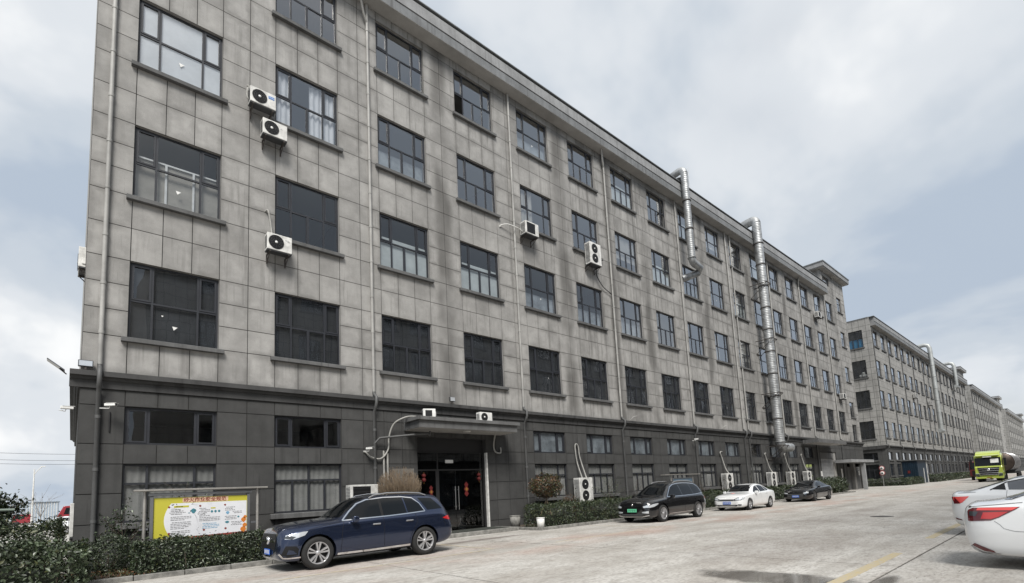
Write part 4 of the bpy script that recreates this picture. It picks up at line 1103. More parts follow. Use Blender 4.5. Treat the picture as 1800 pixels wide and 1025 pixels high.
# --- black crossover
root = thing('parked_car', 'black crossover with green number plate parked by the hedge', 'car', (18.72, -4.30, 0))
sp = dict(L=5.05, paint=MT['black_paint'], wheels=(.97, 4.00), wr_=.378, arch=.428, track=.985, rimf=.70, spokes=18, style='single', sw=.007, rim=MT['alloy'],
  zt=[(0, .72), (.03, .86), (.08, .94), (.2, 1.0), (.5, 1.06), (1.0, 1.11), (1.28, 1.14), (1.65, 1.38), (2.0, 1.60), (2.3, 1.71), (2.7, 1.765), (3.2, 1.785), (3.8, 1.775), (4.35, 1.735), (4.65, 1.66), (4.80, 1.46), (4.9, 1.24), (5.0, 1.04), (5.05, .85)],
  zr=[(0, .69), (.03, .82), (.08, .90), (.2, .96), (.5, 1.02), (1.0, 1.07), (1.28, 1.10), (1.65, 1.33), (2.0, 1.54), (2.3, 1.65), (2.7, 1.705), (3.2, 1.725), (3.8, 1.715), (4.35, 1.675), (4.65, 1.59), (4.80, 1.40), (4.9, 1.19), (5.0, 1.0), (5.05, .81)],
  zs=[(0, .58), (.03, .68), (.08, .76), (.2, .83), (.5, .90), (1.0, .96), (1.40, 1.0), (2.2, 1.03), (3.4, 1.05), (4.4, 1.06), (4.78, 1.03), (4.9, .96), (5.0, .88), (5.05, .74)],
  wr=[(0, .46), (.03, .56), (.08, .63), (.2, .70), (.5, .75), (1.0, .78), (1.4, .76), (1.8, .69), (2.2, .63), (3.0, .61), (4.2, .60), (4.6, .60), (4.78, .64), (4.9, .68), (5.0, .62), (5.05, .54)],
  ws=[(0, .60), (.03, .70), (.08, .78), (.2, .86), (.5, .94), (1.0, .955), (1.4, .945), (2.2, .94), (3.4, .94), (4.4, .93), (4.78, .88), (4.9, .83), (5.0, .75), (5.05, .66)],
  wm=[(0, .64), (.03, .74), (.2, .90), (.5, .975), (1.2, .985), (2.4, .975), (3.8, .985), (4.4, .97), (4.78, .92), (4.9, .87), (5.0, .80), (5.05, .70)],
  zb=[(0, .32), (.08, .25), (.3, .21), (.9, .21), (4.2, .22), (4.7, .28), (4.95, .36), (5.05, .46)])
car = Car(root, sp)
for p in ([(1.58, 1.09), (1.84, 1.30), (2.12, 1.49), (2.42, 1.595), (2.75, 1.63), (2.75, 1.10)], [(2.83, 1.10), (2.83, 1.635), (3.3, 1.645), (3.74, 1.63), (3.76, 1.12)], [(3.82, 1.125), (3.80, 1.625), (4.25, 1.575), (4.50, 1.42), (4.60, 1.17)]):
    car.patch('side_window', p, 'y', MT['car_glass'])
car.strip('window_trim', [(1.50, 1.075), (2.9, 1.085), (3.9, 1.105), (4.66, 1.15), (4.54, 1.44), (4.27, 1.605), (3.8, 1.652), (3.3, 1.672), (2.75, 1.655), (2.38, 1.61), (2.08, 1.505), (1.78, 1.285), (1.50, 1.075)], .022, 'y', MT['chrome'], .007)
car.patch('windscreen', [(-.70, 1.15), (.70, 1.15), (.57, 1.67), (-.57, 1.67)], 'x', MT['car_glass'], mirror=False)
car.patch('headlamp', [(.10, .66), (.34, .70), (.62, .80), (.60, .84), (.30, .81), (.09, .745)], 'y', MT['lamp'], .006)
car.patch('headlamp', [(-.80, .67), (-.58, .66), (-.56, .72), (-.80, .79)], 'x', MT['lamp'], .006)
car.patch('fog_panel', [(-.80, .42), (-.52, .44), (-.50, .49), (-.80, .52)], 'x', MT['lamp'], .006)
car.patch('lower_grille', [(-.50, .30), (.50, .30), (.56, .40), (-.56, .40)], 'x', MT['dark_grill'], .006, False)
car.strip('bumper_trim', [(-.80, .34), (-.5, .28), (.5, .28), (.80, .34)], .028, 'x', MT['chrome'], .012, False)
car.patch('tail_lamp', [(4.70, .90), (4.74, 1.0), (4.98, 1.0), (5.0, .92)], 'y', MT['tail'], .006)
car.strip('sill_trim', [(1.46, .34), (3.5, .36)], .025, 'y', MT['chrome'], .010)
for ln in ([(1.50, 1.05), (1.47, .85), (1.46, .34)], [(2.79, 1.09), (2.79, .36)], [(3.80, 1.10), (3.82, .90), (3.56, .60), (3.5, .38)]): car.strip('door_gap', ln, .009, 'y', MT['seam'], .004)
q = MB(); q.lathe([(0, -.02), (.04, -.018), (.05, 0)], 16, mat=Matrix.Rotation(PI/2, 4, 'Y')); b_ = obj('badge', q, MT['chrome'], root); b_.location = car.hit((0, .80), 'x', .0)[0]
for sg in (-1, 1):
    q = MB(); q.tube([(2.5, sg*.58, 1.69), (2.65, sg*.58, 1.755), (3.1, sg*.58, 1.785), (3.9, sg*.57, 1.775), (4.3, sg*.56, 1.70)], .015, 8); obj('roof_rail', q, MT['alloy'], root)
car.mirror_part((1.68, 1.08), MT['black_paint']); arch_lips(car, MT['black_paint']); plate(car, .55, MT['plate_green'], -.02, .48)

# --- sedans along the hedge
def sedan(root, pm, fast=False):
    k = 1.0
    zt = [(0, .60), (.03, .70), (.08, .77), (.2, .83), (.5, .90), (1.0, .96), (1.35, 1.0), (1.7, 1.20), (2.05, 1.37), (2.35, 1.435), (2.8, 1.46), (3.2, 1.43), (3.6, 1.33), (3.95, 1.16), (4.2, 1.09), (4.45, 1.06), (4.60, 1.0), (4.66, .84)]
    if fast: zt = [(0, .58), (.03, .69), (.08, .76), (.2, .82), (.5, .89), (1.0, .94), (1.45, .98), (1.8, 1.17), (2.2, 1.35), (2.5, 1.42), (2.9, 1.44), (3.3, 1.41), (3.8, 1.30), (4.3, 1.13), (4.6, 1.06), (4.8, 1.03), (4.9, .97), (4.95, .82)]
    L = zt[-1][0]
    def sc(lst): return [(x/4.66*L, z) for x, z in lst]
    sp = dict(L=L, paint=pm, wheels=(.90/4.66*L, .90/4.66*L+(2.70 if not fast else 2.87)), wr_=.32 if not fast else .345, arch=.365 if not fast else .392, track=.89 if not fast else .925, rimf=.64, spokes=5 if not fast else 10, style='twin' if not fast else 'single', sw=.022, rim=MT['alloy'] if not fast else MT['alloy_dk'],
      zt=zt, zr=[(x, z-.045) for x, z in zt],
      zs=sc([(0, .52), (.03, .60), (.08, .67), (.2, .73), (.5, .80), (1.0, .86), (1.35, .89), (2.2, .92), (3.2, .95), (4.0, .97), (4.45, .95), (4.60, .88), (4.66, .72)]),
      wr=sc([(0, .42), (.03, .5), (.08, .56), (.2, .62), (.5, .67), (1.0, .70), (1.35, .68), (1.7, .61), (2.1, .55), (2.8, .53), (3.4, .54), (3.9, .60), (4.3, .66), (4.6, .60), (4.66, .52)]),
      ws=sc([(0, .55), (.03, .64), (.08, .71), (.2, .78), (.5, .85), (1.35, .86), (3.2, .86), (4.0, .85), (4.45, .79), (4.60, .70), (4.66, .60)]),
      wm=sc([(0, .58), (.03, .67), (.2, .82), (.5, .885), (1.2, .895), (2.4, .885), (3.6, .895), (4.2, .87), (4.45, .82), (4.60, .74), (4.66, .63)]) if not fast else sc([(0, .60), (.03, .70), (.2, .85), (.5, .92), (1.2, .93), (2.4, .92), (3.6, .93), (4.2, .90), (4.45, .85), (4.60, .77), (4.66, .65)]),
      zb=sc([(0, .27), (.08, .20), (.3, .17), (.9, .17), (3.9, .18), (4.4, .24), (4.60, .32), (4.66, .42)]))
    return Car(root, sp)
root = thing('parked_car', 'small white saloon with blue plate and red sticker on its bonnet', 'car', (27.35, -4.42, 0))
car = sedan(root, MT['white_paint'])
for p in ([(1.62, .965), (1.88, 1.13), (2.15, 1.27), (2.42, 1.325), (2.42, .975)], [(2.49, .977), (2.49, 1.33), (2.85, 1.34), (3.13, 1.30), (3.25, 1.0)], [(3.31, 1.0), (3.19, 1.285), (3.5, 1.17), (3.66, 1.04)]): car.patch('side_window', p, 'y', MT['car_glass'])
car.patch('windscreen', [(-.60, 1.015), (.60, 1.015), (.50, 1.385), (-.50, 1.385)], 'x', MT['car_glass'], mirror=False)
car.patch('lamp_surround', [(-.77, .585), (-.42, .54), (-.40, .64), (-.58, .72), (-.78, .735)], 'x', MT['lamp_dk'], .004)
car.patch('headlamp', [(-.72, .61), (-.48, .575), (-.46, .63), (-.58, .69), (-.73, .705)], 'x', MT['lamp'], .008)
car.patch('headlamp', [(.10, .63), (.20, .60), (.42, .68), (.40, .73), (.14, .70)], 'y', MT['lamp'], .006)
car.patch('grille', [(-.40, .55), (.40, .55), (.40, .635), (-.40, .635)], 'x', MT['dark_grill'], .006, False)
car.patch('lower_intake', [(-.50, .25), (.50, .25), (.62, .34), (-.62, .34)], 'x', MT['trimblk'], .006, False)
car.patch('fog_recess', [(-.74, .29), (-.62, .29), (-.60, .37), (-.76, .36)], 'x', MT['dark_grill'], .008)
car.patch('bonnet_sticker', [(.62, -.10), (.92, -.12), (.95, .08), (.70, .10)], 'z', mat('sticker_red', (.55, .12, .10), .6, var=.5, vscale=25, col2=(.7, .5, .48)), .004, False)
for ln in ([(1.48, .93), (1.42, .7), (1.40, .25)], [(2.455, .97), (2.455, .26)], [(3.32, .99), (3.30, .75), (3.08, .5), (3.0, .28)]): car.strip('door_gap', ln, .008, 'y', MT['seam_lt'], .004)
car.strip('bonnet_gap', [(-.62, .745), (0, .775), (.62, .745)], .008, 'x', MT['seam_lt'], .004, False)
car.mirror_part((1.74, .97), MT['white_paint'], (.14, .22, .14)); arch_lips(car, MT['white_paint'], .02); plate(car, .44, MT['plate_blue'], -.018)
for x in (2.25, 3.12): car.boxat('door_handle', (x, .86), 'y', (.18, .02, .03), MT['white_paint'])

root = thing('parked_car', 'low black fastback saloon with blue plate near the roller shutter', 'car', (37.35, -4.40, 0))
car = sedan(root, MT['black_paint'], True)
for p in ([(1.75, .965), (2.0, 1.12), (2.3, 1.26), (2.65, 1.325), (2.75, .98)], [(2.82, .98), (2.73, 1.33), (3.1, 1.335), (3.42, 1.28), (3.5, 1.0)], [(3.56, 1.0), (3.48, 1.265), (3.85, 1.13), (4.05, 1.04)]): car.patch('side_window', p, 'y', MT['car_glass'])
car.strip('window_trim', [(3.0, 1.36), (3.45, 1.305), (3.9, 1.15), (4.12, 1.035)], .022, 'y', MT['chrome'], .007)
car.patch('windscreen', [(-.62, .995), (.62, .995), (.52, 1.375), (-.52, 1.375)], 'x', MT['car_glass'], mirror=False)
car.patch('headlamp', [(-.78, .58), (-.50, .56), (-.48, .61), (-.78, .68)], 'x', MT['lamp'], .006)
car.patch('grille', [(-.46, .36), (.46, .36), (.58, .56), (-.58, .56)], 'x', MT['dark_grill'], .006, False)
car.strip('grille_trim', [(-.72, .60), (-.5, .47), (0, .44), (.5, .47), (.72, .60)], .02, 'x', MT['chrome'], .012, False)
for ln in ([(1.58, .93), (1.52, .7), (1.50, .25)], [(2.785, .98), (2.785, .26)]): car.strip('door_gap', ln, .008, 'y', MT['seam'], .004)
car.mirror_part((1.86, .97), MT['black_paint'], (.14, .22, .14)); arch_lips(car, MT['black_paint'], .02); plate(car, .38, MT['plate_blue'], -.018)
car.patch('tail_lamp', [(4.62, .80), (4.60, .88), (4.90, .90), (4.9, .84)], 'y', MT['tail'], .006)
# --- two white saloons at the right edge, tails to the yard (local x runs to the tail = world +Y)
def white_near(label, side_x, rear_y, zt, L, wid=.92):
    root = thing('parked_car', label, 'car', (side_x+wid, rear_y-L, 0), PI/2)
    def re(lst): return [(x if x < 2.4 else L-(4.66-x), z) for x, z in lst]
    k = wid/.895
    sp = dict(L=L, paint=MT['white_paint'], wheels=(.92, .92+2.68), wr_=.325, arch=.372, track=wid-.01, rimf=.66, spokes=5, style='twin',
      zt=zt, zr=[(x, z-.05 if x > .2 else z-.03) for x, z in zt],
      zs=re([(0, .52), (.03, .60), (.08, .67), (.2, .73), (.5, .80), (1.0, .86), (1.35, .89), (2.2, .93), (3.2, .97), (4.0, 1.0), (4.35, .995), (4.52, .985), (4.60, .95), (4.64, .86), (4.66, .74)]),
      wr=re([(0, .42), (.03, .5), (.08, .56), (.2, .62), (.5, .67), (1.0, .70), (1.35, .68), (1.7, .61), (2.1, .56), (3.2, .56), (3.9, .62), (4.3, .70), (4.55, .70), (4.66, .62)]),
      ws=[(x, y*k) for x, y in re([(0, .55), (.03, .64), (.08, .71), (.2, .78), (.5, .85), (1.35, .86), (3.2, .86), (4.0, .86), (4.35, .835), (4.52, .79), (4.60, .74), (4.66, .66)])],
      wm=[(x, y*k) for x, y in re([(0, .58), (.03, .67), (.2, .82), (.5, .885), (1.2, .895), (2.4, .885), (3.6, .895), (4.2, .885), (4.40, .86), (4.52, .82), (4.60, .77), (4.64, .72), (4.66, .66)])],
      zb=re([(0, .27), (.08, .20), (.3, .17), (.9, .17), (3.9, .18), (4.3, .20), (4.50, .23), (4.60, .29), (4.66, .45)]))
    return Car(root, sp), root
L = 4.75
zt1 = [(0, .60), (.03, .70), (.08, .77), (.2, .83), (.5, .90), (1.0, .96), (1.35, 1.0), (1.75, 1.20), (2.1, 1.37), (2.45, 1.455), (2.95, 1.47), (3.4, 1.42), (3.85, 1.27), (4.22, 1.125), (4.45, 1.085), (4.62, 1.07), (4.70, 1.03), (4.735, .92), (4.75, .70)]
car, root = white_near('white saloon with long dark red tail lamp cut off at the right edge, nearest', 11.2, -16.27, zt1, L)
car.patch('tail_lamp', [(L-.075, .765), (L-.09, .95), (L-.16, .985), (L-.72, .995), (L-.66, .955), (L-.46, .83), (L-.36, .785)], 'y', MT['tail_dk'], .007)
car.patch('lamp_upper_lens', [(L-.20, .945), (L-.22, .98), (L-.70, .99), (L-.62, .945)], 'y', MT['tail_lt'], .011)
car.patch('lamp_lower_lens', [(L-.24, .81), (L-.28, .91), (L-.58, .925), (L-.46, .845), (L-.36, .805)], 'y', MT['tail'], .011)
car.patch('reverse_lens', [(L-.10, .86), (L-.11, .93), (L-.22, .92), (L-.18, .85)], 'y', MT['lamp_dk'], .011)
car.patch('bumper_reflector', [(L-.08, .375), (L-.12, .41), (L-.34, .30), (L-.36, .27), (L-.22, .29)], 'y', MT['tail_dk'], .008)
car.strip('bumper_crease', [(L-.06, .36), (L-.2, .26), (L-.42, .245)], .02, 'y', MT['chrome'], .010)
car.strip('bumper_gap', [(L-.40, .775), (L-.46, .72), (L-.50, .66), (L-.62, .62), (L-.95, .60)], .006, 'y', MT['seam_lt'], .004)
car.strip('boot_gap', [(L-.06, 1.0), (L-.085, .93), (L-.085, .80)], .012, 'y', MT['seam_lt'], .006)
car.strip('boot_gap', [(L-.13, 1.0), (L-.45, 1.03), (L-.75, 1.06)], .008, 'y', MT['seam_lt'], .005)
car.patch('rear_window', [(L-.52, 1.10), (L-.62, 1.10), (L-1.25, 1.37), (L-1.20, 1.39)], 'y', MT['car_glass_lt'], .006)
car.patch('rear_window', [(-.56, 1.12), (.56, 1.12), (.48, 1.40), (-.48, 1.40)], 'X', MT['car_glass_lt'], mirror=False)
car.patch('side_window', [(L-1.25, 1.10), (L-1.30, 1.33), (L-1.75, 1.40), (L-1.9, 1.08)], 'y', MT['car_glass_lt'])
car.patch('badge', [(L-.10, .985), (L-.10, 1.005), (L-.135, 1.005), (L-.135, .985)], 'y', MT['trimblk'], .008)
arch_lips(car, MT['white_paint'], .02)
L = 4.68
zt0 = [(0, .60), (.03, .70), (.08, .77), (.2, .83), (.5, .90), (1.0, .96), (1.35, 1.0), (1.75, 1.20), (2.1, 1.37), (2.45, 1.45), (2.95, 1.465), (3.4, 1.41), (3.85, 1.26), (4.25, 1.12), (4.42, 1.085), (4.58, 1.09), (4.64, 1.06), (4.665, .95), (4.68, .70)]
car, root = white_near('white saloon with triangular red tail lamp parked second from the camera', 16.6, -15.38, zt0, L)
car.patch('tail_lamp', [(L-.04, .955), (L-.38, .965), (L-.24, .82), (L-.18, .79), (L-.08, .79)], 'y', MT['tail_lt'], .007)
car.patch('lamp_shade', [(L-.035, .95), (L-.10, .945), (L-.20, .80), (L-.08, .785)], 'y', MT['tail_dk'], .010)
car.patch('bumper_reflector', [(L-.06, .45), (L-.18, .405), (L-.20, .38), (L-.08, .40)], 'y', MT['tail_dk'], .008)
car.patch('side_window', [(L-.80, 1.115), (L-1.02, 1.25), (L-1.04, 1.10)], 'y', MT['trimblk'])
car.patch('side_window', [(L-1.09, 1.10), (L-1.07, 1.265), (L-1.45, 1.345), (L-1.50, 1.09)], 'y', MT['car_glass_lt'])
car.patch('side_window', [(L-1.57, 1.09), (L-1.53, 1.355), (L-2.2, 1.385), (L-2.35, 1.07)], 'y', MT['car_glass_lt'])
car.strip('window_trim', [(L-.76, 1.10), (L-1.05, 1.275), (L-1.5, 1.37), (L-2.2, 1.405)], .02, 'y', MT['trimblk'], .007)
car.strip('door_gap', [(L-1.06, 1.09), (L-1.02, .80), (L-1.15, .55)], .008, 'y', MT['seam_lt'], .004)
car.strip('boot_gap', [(L-.16, 1.04), (L-.5, 1.06)], .008, 'y', MT['seam_lt'], .004)
car.patch('rear_window', [(-.55, 1.13), (.55, 1.13), (.47, 1.40), (-.47, 1.40)], 'X', MT['car_glass'], mirror=False)
arch_lips(car, MT['white_paint'], .02)

# ------------------------------------------------------------------ lime truck with tank behind
MT['lime'] = mat('paint_lime', (0.40, 0.48, 0.07), 0.3, 0.0, coat=0.7)
MT['copper'] = mat('tank_copper', (0.085, 0.066, 0.056), 0.4, 0.5, var=0.4, vscale=1.5)
tr = thing('lime_truck', 'lime green heavy truck cab with black grille driving towards the camera', 'truck', (84.5, -9.75, 0))
q = MB(); W = 1.25
side = [(0.12, .55), (0.0, 1.0), (0.0, 1.75), (.10, 1.95), (.38, 2.95), (.5, 3.25), (2.2, 3.45), (2.3, 3.2), (2.3, .75), (1.5, .7), (1.5, .55)]
q.prism([(x, z) for x, z in side][::-1], -W, W, 'y'); obj('cab', q, MT['lime'], tr, .07, 2)
q = MB(); q.prism([(.45, 3.20), (.75, 3.52), (1.3, 3.72), (2.2, 3.85), (2.25, 3.38)][::-1], -W*.9, W*.9, 'y'); obj('roof_fairing', q, MT['lime'], tr, .06, 2)
q = MB(); q.prism([(.10, 3.16), (.02, 3.22), (.42, 3.36), (.5, 3.28)][::-1], -W*.86, W*.86, 'y'); obj('sun_visor', q, MT['lime'], tr, .02)
q = MB(); q.prism([(.075, 1.98), (.36, 2.98), (.42, 2.96), (.14, 1.97)][::-1], -W*.94, W*.94, 'y'); obj('windscreen', q, MT['car_glass'], tr)
q = MB(); q.prism([(.20, 2.32), (.33, 2.80), (.345, 2.79), (.215, 2.31)][::-1], -.98, -.25, 'y'); q.v = [(p[0]-.035, p[1], p[2]) for p in q.v]; obj('sun_screen', q, MT['white_metal'], tr)
q = MB(); q.prism([(-.78, .80), (.78, .80), (1.0, 1.78), (-1.0, 1.78)], -.035, .10, 'x'); obj('grille', q, MT['trimblk'], tr)
for z in (1.62, 1.36, 1.10, .90):
    q = MB(); ww = .80+(z-.8)*.2; q.box(-.06, -.02, -ww, ww, z-.022, z+.022); obj('grille_bar', q, MT['chrome'], tr)
q = MB(); q.lathe([(0, -.09), (.13, -.085), (.15, -.05)], 16, mat=Matrix.Rotation(PI/2, 4, 'Y')); o = obj('badge', q, MT['chrome'], tr); o.location = (0, 0, 1.49)
q = MB(); q.box(-.08, .45, -W-.01, W+.01, .42, .62); obj('bumper', q, MT['lime'], tr, .04, 2)
for sg in (-1, 1):
    q = MB(); q.prism([(sg*.82, .66), (sg*1.2, .74), (sg*1.22, 1.0), (sg*.92, .98)][::sg], -.03, .1, 'x'); obj('headlamp', q, MT['lamp_dk'], tr)
    q = MB(); q.box(-.05, .1, sg*1.0-.2, sg*1.0+.2, 1.02, 1.07); obj('lamp_strip', q, MT['lamp'], tr)
    q = MB(); q.prism([(.55, 2.05), (.62, 2.85), (1.5, 2.85), (1.5, 2.05)][::-1], sg*(W+.004)-.003, sg*(W+.004)+.003, 'y'); obj('door_window', q, MT['car_glass'], tr)
    q = MB(); q.box(.05, .25, sg*(W+.28)-.12, sg*(W+.28)+.12, 1.95, 2.85); q.tube([(.3, sg*W, 2.7), (.15, sg*(W+.28), 2.7)], .02, 6); obj('door_mirror', q, MT['trimblk'], tr, .03)
q = MB(); q.box(-.095, -.083, -.22, .22, .47, .60); obj('number_plate', q, MT['gold'], tr)
q = MB(); q.box(.02, .10, -.4, .4, 3.02, 3.12); obj('visor_sign', q, MT['white_metal'], tr)
for x in (1.1, 3.9, 5.2):
    for sg in (-1, 1):
        q = MB(); q.lathe([(.28, -.15), (.48, -.15), (.52, -.1), (.52, .1), (.48, .15), (.28, .15)], 24, axis='y'); q.lathe([(0, -.08), (.28, -.13)], 20, 1, axis='y')
        o = obj('wheel', q, [MT['tyre'], MT['alloy_dk']], tr); o.location = (x, sg*1.02, .52); o.rotation_euler = (0, 0, 0 if sg < 0 else PI)
q = MB(); q.box(1.5, 6.0, -.45, .45, .65, .95); obj('chassis', q, MT['trimblk'], tr)
tk = thing('tank_trailer', 'brown and silver ribbed tank trailer behind the lime truck', 'trailer', (88.6, -10.6, 0))
q = MB(); q.lathe([(0, 0), (1.1, .02), (1.25, .2), (1.25, 8.8), (1.1, 9), (0, 9.02)], 28, mat=Matrix.Translation((0, 0, 2.35)) @ Matrix.Rotation(PI/2, 4, 'Y')); obj('tank', q, MT['copper'], tk)
for k in range(5):
    q = MB(); q.lathe([(1.25, -.06), (1.31, -.05), (1.31, .05), (1.25, .06)], 28, mat=Matrix.Translation((.6+k*1.9, 0, 2.35)) @ Matrix.Rotation(PI/2, 4, 'Y')); obj('tank_rib', q, MT['alloy'], tk)
q = MB(); q.box(.2, 9, -1.1, 1.1, .9, 1.15); obj('frame', q, MT['trimblk'], tk)
for x in (6.2, 7.4, 8.5):
    for sg in (-1, 1):
        q = MB(); q.lathe([(.28, -.15), (.5, -.15), (.5, .15), (.28, .15)], 20, axis='y'); q.lathe([(0, -.1), (.28, -.12)], 16, 1, axis='y'); o = obj('wheel', q, [MT['tyre'], MT['alloy_dk']], tk); o.location = (x, sg*1.0, .5)
rt = thing('red_truck', 'dark red truck standing behind the lime truck on its left', 'truck', (101.0, -7.3, 0))
MT['dkred'] = mat('paint_dark_red', (.09, .01, .01), .4, coat=.5)
q = MB(); q.prism([(0, .6), (0, 1.6), (.25, 2.8), (2.0, 2.9), (2.0, .6)][::-1], -1.2, 1.2, 'y'); obj('cab', q, MT['dkred'], rt, .06, 2)
q = MB(); q.prism([(-.02, 1.62), (.20, 2.6), (.26, 2.6), (.05, 1.62)][::-1], -1.1, 1.1, 'y'); obj('windscreen', q, MT['car_glass'], rt)
q = MB(); q.box(-.05, .2, -.9, .9, .7, 1.4); obj('grille', q, MT['trimblk'], rt)
for sg in (-1, 1):
    q = MB(); q.box(.0, .25, sg*1.45-.13, sg*1.45+.13, 1.9, 2.7); q.tube([(.3, sg*1.2, 2.5), (.15, sg*1.45, 2.5)], .02, 6); obj('door_mirror', q, MT['trimblk'], rt)
    q = MB(); q.lathe([(.28, -.15), (.5, -.15), (.5, .15), (.28, .15)], 20, axis='y'); q.lathe([(0, -.1), (.28, -.12)], 16, axis='y'); o = obj('wheel', q, MT['tyre'], rt); o.location = (1.0, sg*1.0, .5)
q = MB(); q.box(2.2, 8, -1.2, 1.2, .9, 2.6); obj('cargo_box', q, MT['dkred'], rt, .03)

# ------------------------------------------------------------------ air-conditioner outdoor units
def fan(mb_c, mb_g, x, z, r_, yf):
    mb_g.lathe([(0, yf-.004), (r_, yf-.004)], 28, 0, mat=Matrix.Translation((x, 0, z)), axis='y')
    for k in range(1, 5):
        a = r_*k/4.2; mb_c.lathe([(a-.004, yf-.010), (a, yf-.018), (a+.004, yf-.010)], 28, mat=Matrix.Translation((x, 0, z)), axis='y')
    for k in range(12):
        t = 2*PI*k/12; mb_c.box(-.003, .003, yf-.016, yf-.008, .05, r_, mat=Matrix.Translation((x, 0, z)) @ Matrix.Rotation(t, 4, 'Y'))
def ac_unit(label, loc, w=.84, h=.58, d=.32, fans=1, brackets=True, square=False, group=None, brand=None, stand=False, aged=True, rz=0.0):
    """loc = left-front-bottom of the casing; the fan side looks to -y"""
    u = thing('outdoor_unit', label, 'air conditioner', loc, rz, group)
    case = MT['white_old'] if aged else MT['white_metal']
    q = MB(); q.box(0, w, 0, d, 0, h); obj('casing', q, case, u, .014, 2)
    q = MB(); q.box(.0, w, .02, d-.01, -.035, -.001); obj('base_tray', q, MT['dark_grill'], u)
    g1 = MB(); g2 = MB()
    if square:
        g2.box(.09, w*.72, -.006, .001, .06, h-.06)
        for k in range(9): g1.box(.09, w*.72, -.012, -.0065, .075+k*(h-.15)/8.4, .083+k*(h-.15)/8.4)
    elif fans == 1: fan(g1, g2, w*.36, h*.5, min(h*.43, w*.33), 0)
    else:
        for z in (h*.27, h*.73): fan(g1, g2, w*.42, z, min(h*.21, w*.36), 0)
    obj('fan_opening', g2, MT['trimblk'], u); obj('fan_guard', g1, MT['dark_grill'], u)
    if fans == 1 and not square:
        q = MB(); q.lathe([(0, -.026), (.035, -.024), (.045, -.012)], 14, mat=Matrix.Translation((w*.36, 0, h*.5)), axis='y'); obj('fan_hub', q, MT['white_metal'], u)
    elif fans == 2:
        for z in (h*.27, h*.73):
            q = MB(); q.lathe([(0, -.026), (.03, -.024), (.04, -.012)], 14, mat=Matrix.Translation((w*.42, 0, z)), axis='y'); obj('fan_hub', q, MT['white_metal'], u)
    q = MB()
    for k in range(int(h/.05)-2): q.box(-.006, .0005, .05, d-.05, .07+k*.05, .09+k*.05)
    obj('side_louvre', q, MT['dark_grill'], u)
    q = MB(); q.box(w-.001, w+.03, .08, .24, .08, .26); obj('valve_cover', q, case, u, .01)
    if brand:
        q = MB(); bw, bh = brand[1]; q.box(w*.70, w*.70+bw, -.005, .0005, h*.62, h*.62+bh); o = obj('maker_label', q, brand[0], u)
        if brand[2]:
            tx = text_mesh(brand[2], .075*bh/.09); tx.materials.append(MT['white_metal'] if brand[0] != MT['white_metal'] else MT['trimblk'])
            t = link('lettering', tx, o, (w*.70+.012, -.007, h*.62+bh*.25)); t.rotation_euler = (PI/2, 0, 0)
    if brackets:
        for x in (.1, w-.1):
            q = MB(); q.box(x-.02, x+.02, .0, d+.14, -.075, -.036); q.box(x-.02, x+.02, d+.10, d+.14, -.36, -.0755)
            q.tube([(x, .04, -.07), (x, d+.12, -.34)], .014, 6); obj('bracket', q, MT['rust'], u)
    if stand:
        for x in (.06, w-.12):
            q = MB(); q.box(x, x+.06, .03, d-.03, -loc[2]+.09, -.0355); obj('stand_leg', q, MT['rust'], u)
    return u
def text_mesh(s, size, bold=0.0):
    cu = bpy.data.curves.new('lettering', 'FONT'); cu.body = s; cu.size = size; cu.offset = bold; cu.extrude = .001; cu.resolution_u = 3
    o = bpy.data.objects.new('lettering_src', cu); C.objects.link(o)
    dg = bpy.context.evaluated_depsgraph_get(); me = bpy.data.meshes.new_from_object(o.evaluated_get(dg))
    bpy.data.objects.remove(o); me.materials.clear(); return me
def hose(name, label, path, r_, m, cat='pipe'):
    q = MB(); q.tube(path, r_, 7); o = obj(name, q, m); return tag(o, label, cat)

MT['blue_lbl'] = mat('label_blue', (.02, .16, .50), .5)
ac_unit('upper of the two small white fan units beside the drape window, blue label', (4.10, -.50, 15.34), .82, .56, brand=(MT['blue_lbl'], (.19, .10), 'Midea'))
ac_unit('lower of the two small white fan units beside the drape window, plain front', (4.50, -.50, 14.35), .80, .56, brand=(MT['white_metal'], (.12, .03), 'Midea'))
ac_unit('white fan unit under the bent white pipe by the dark second-column window', (4.66, -.50, 10.20), .80, .58, brand=(MT['white_metal'], (.12, .10), 'TCL'))
ac_unit('white square-grille unit hanging by a drain hose under a fifth-column window', (16.78, -.55, 14.62), .92, .66, .42, square=True)
ac_unit('tall white two-fan unit hung high on the facade', (21.80, -.56, 14.42), .98, 1.28, .40, fans=2)
ac_unit('small white unit high on the facade near the stair tower', (60.2, -.55, 18.9), 1.0, .62, .40, square=True)
ac_unit('small white unit low beside the stair tower window column', (65.5, -.55, 10.35), .95, .6, .40, square=True)
ac_unit('white unit at the left end of the entrance canopy roof, seen at an angle', (10.38, -.72, 4.735), .50, .36, .30, square=True, brackets=False, aged=False, rz=R(-22))
ac_unit('white round-fan unit on the right of the entrance canopy roof', (13.2, -.75, 4.735), .68, .42, .28, brackets=False, aged=False)
ac_unit('white floor-standing unit behind the blue SUV roof, left of the clipped brown bush', (7.40, -.62, .88), 1.05, 1.28, .42, square=True, brackets=False, stand=True)
ac_unit('tall white standing unit with two pale pipes between the dark windows', (19.55, -.62, .95), 1.02, 1.24, .42, fans=2, brackets=False, stand=True)
for x, w_ in ((35.5, 'behind the white saloon'), (43.3, 'left of the black fastback below the duct'), (47.4, 'right of the long duct foot'), (51.4, 'nearest the roller shutter')):
    ac_unit('tall white standing unit against the wall ' + w_, (x, -.62, .98), 1.02, 1.24, .42, fans=2, brackets=False, stand=True)
MT['pipe_pale'] = mat('pipe_wrap', (.33, .325, .305), .6, var=.25, vscale=6)
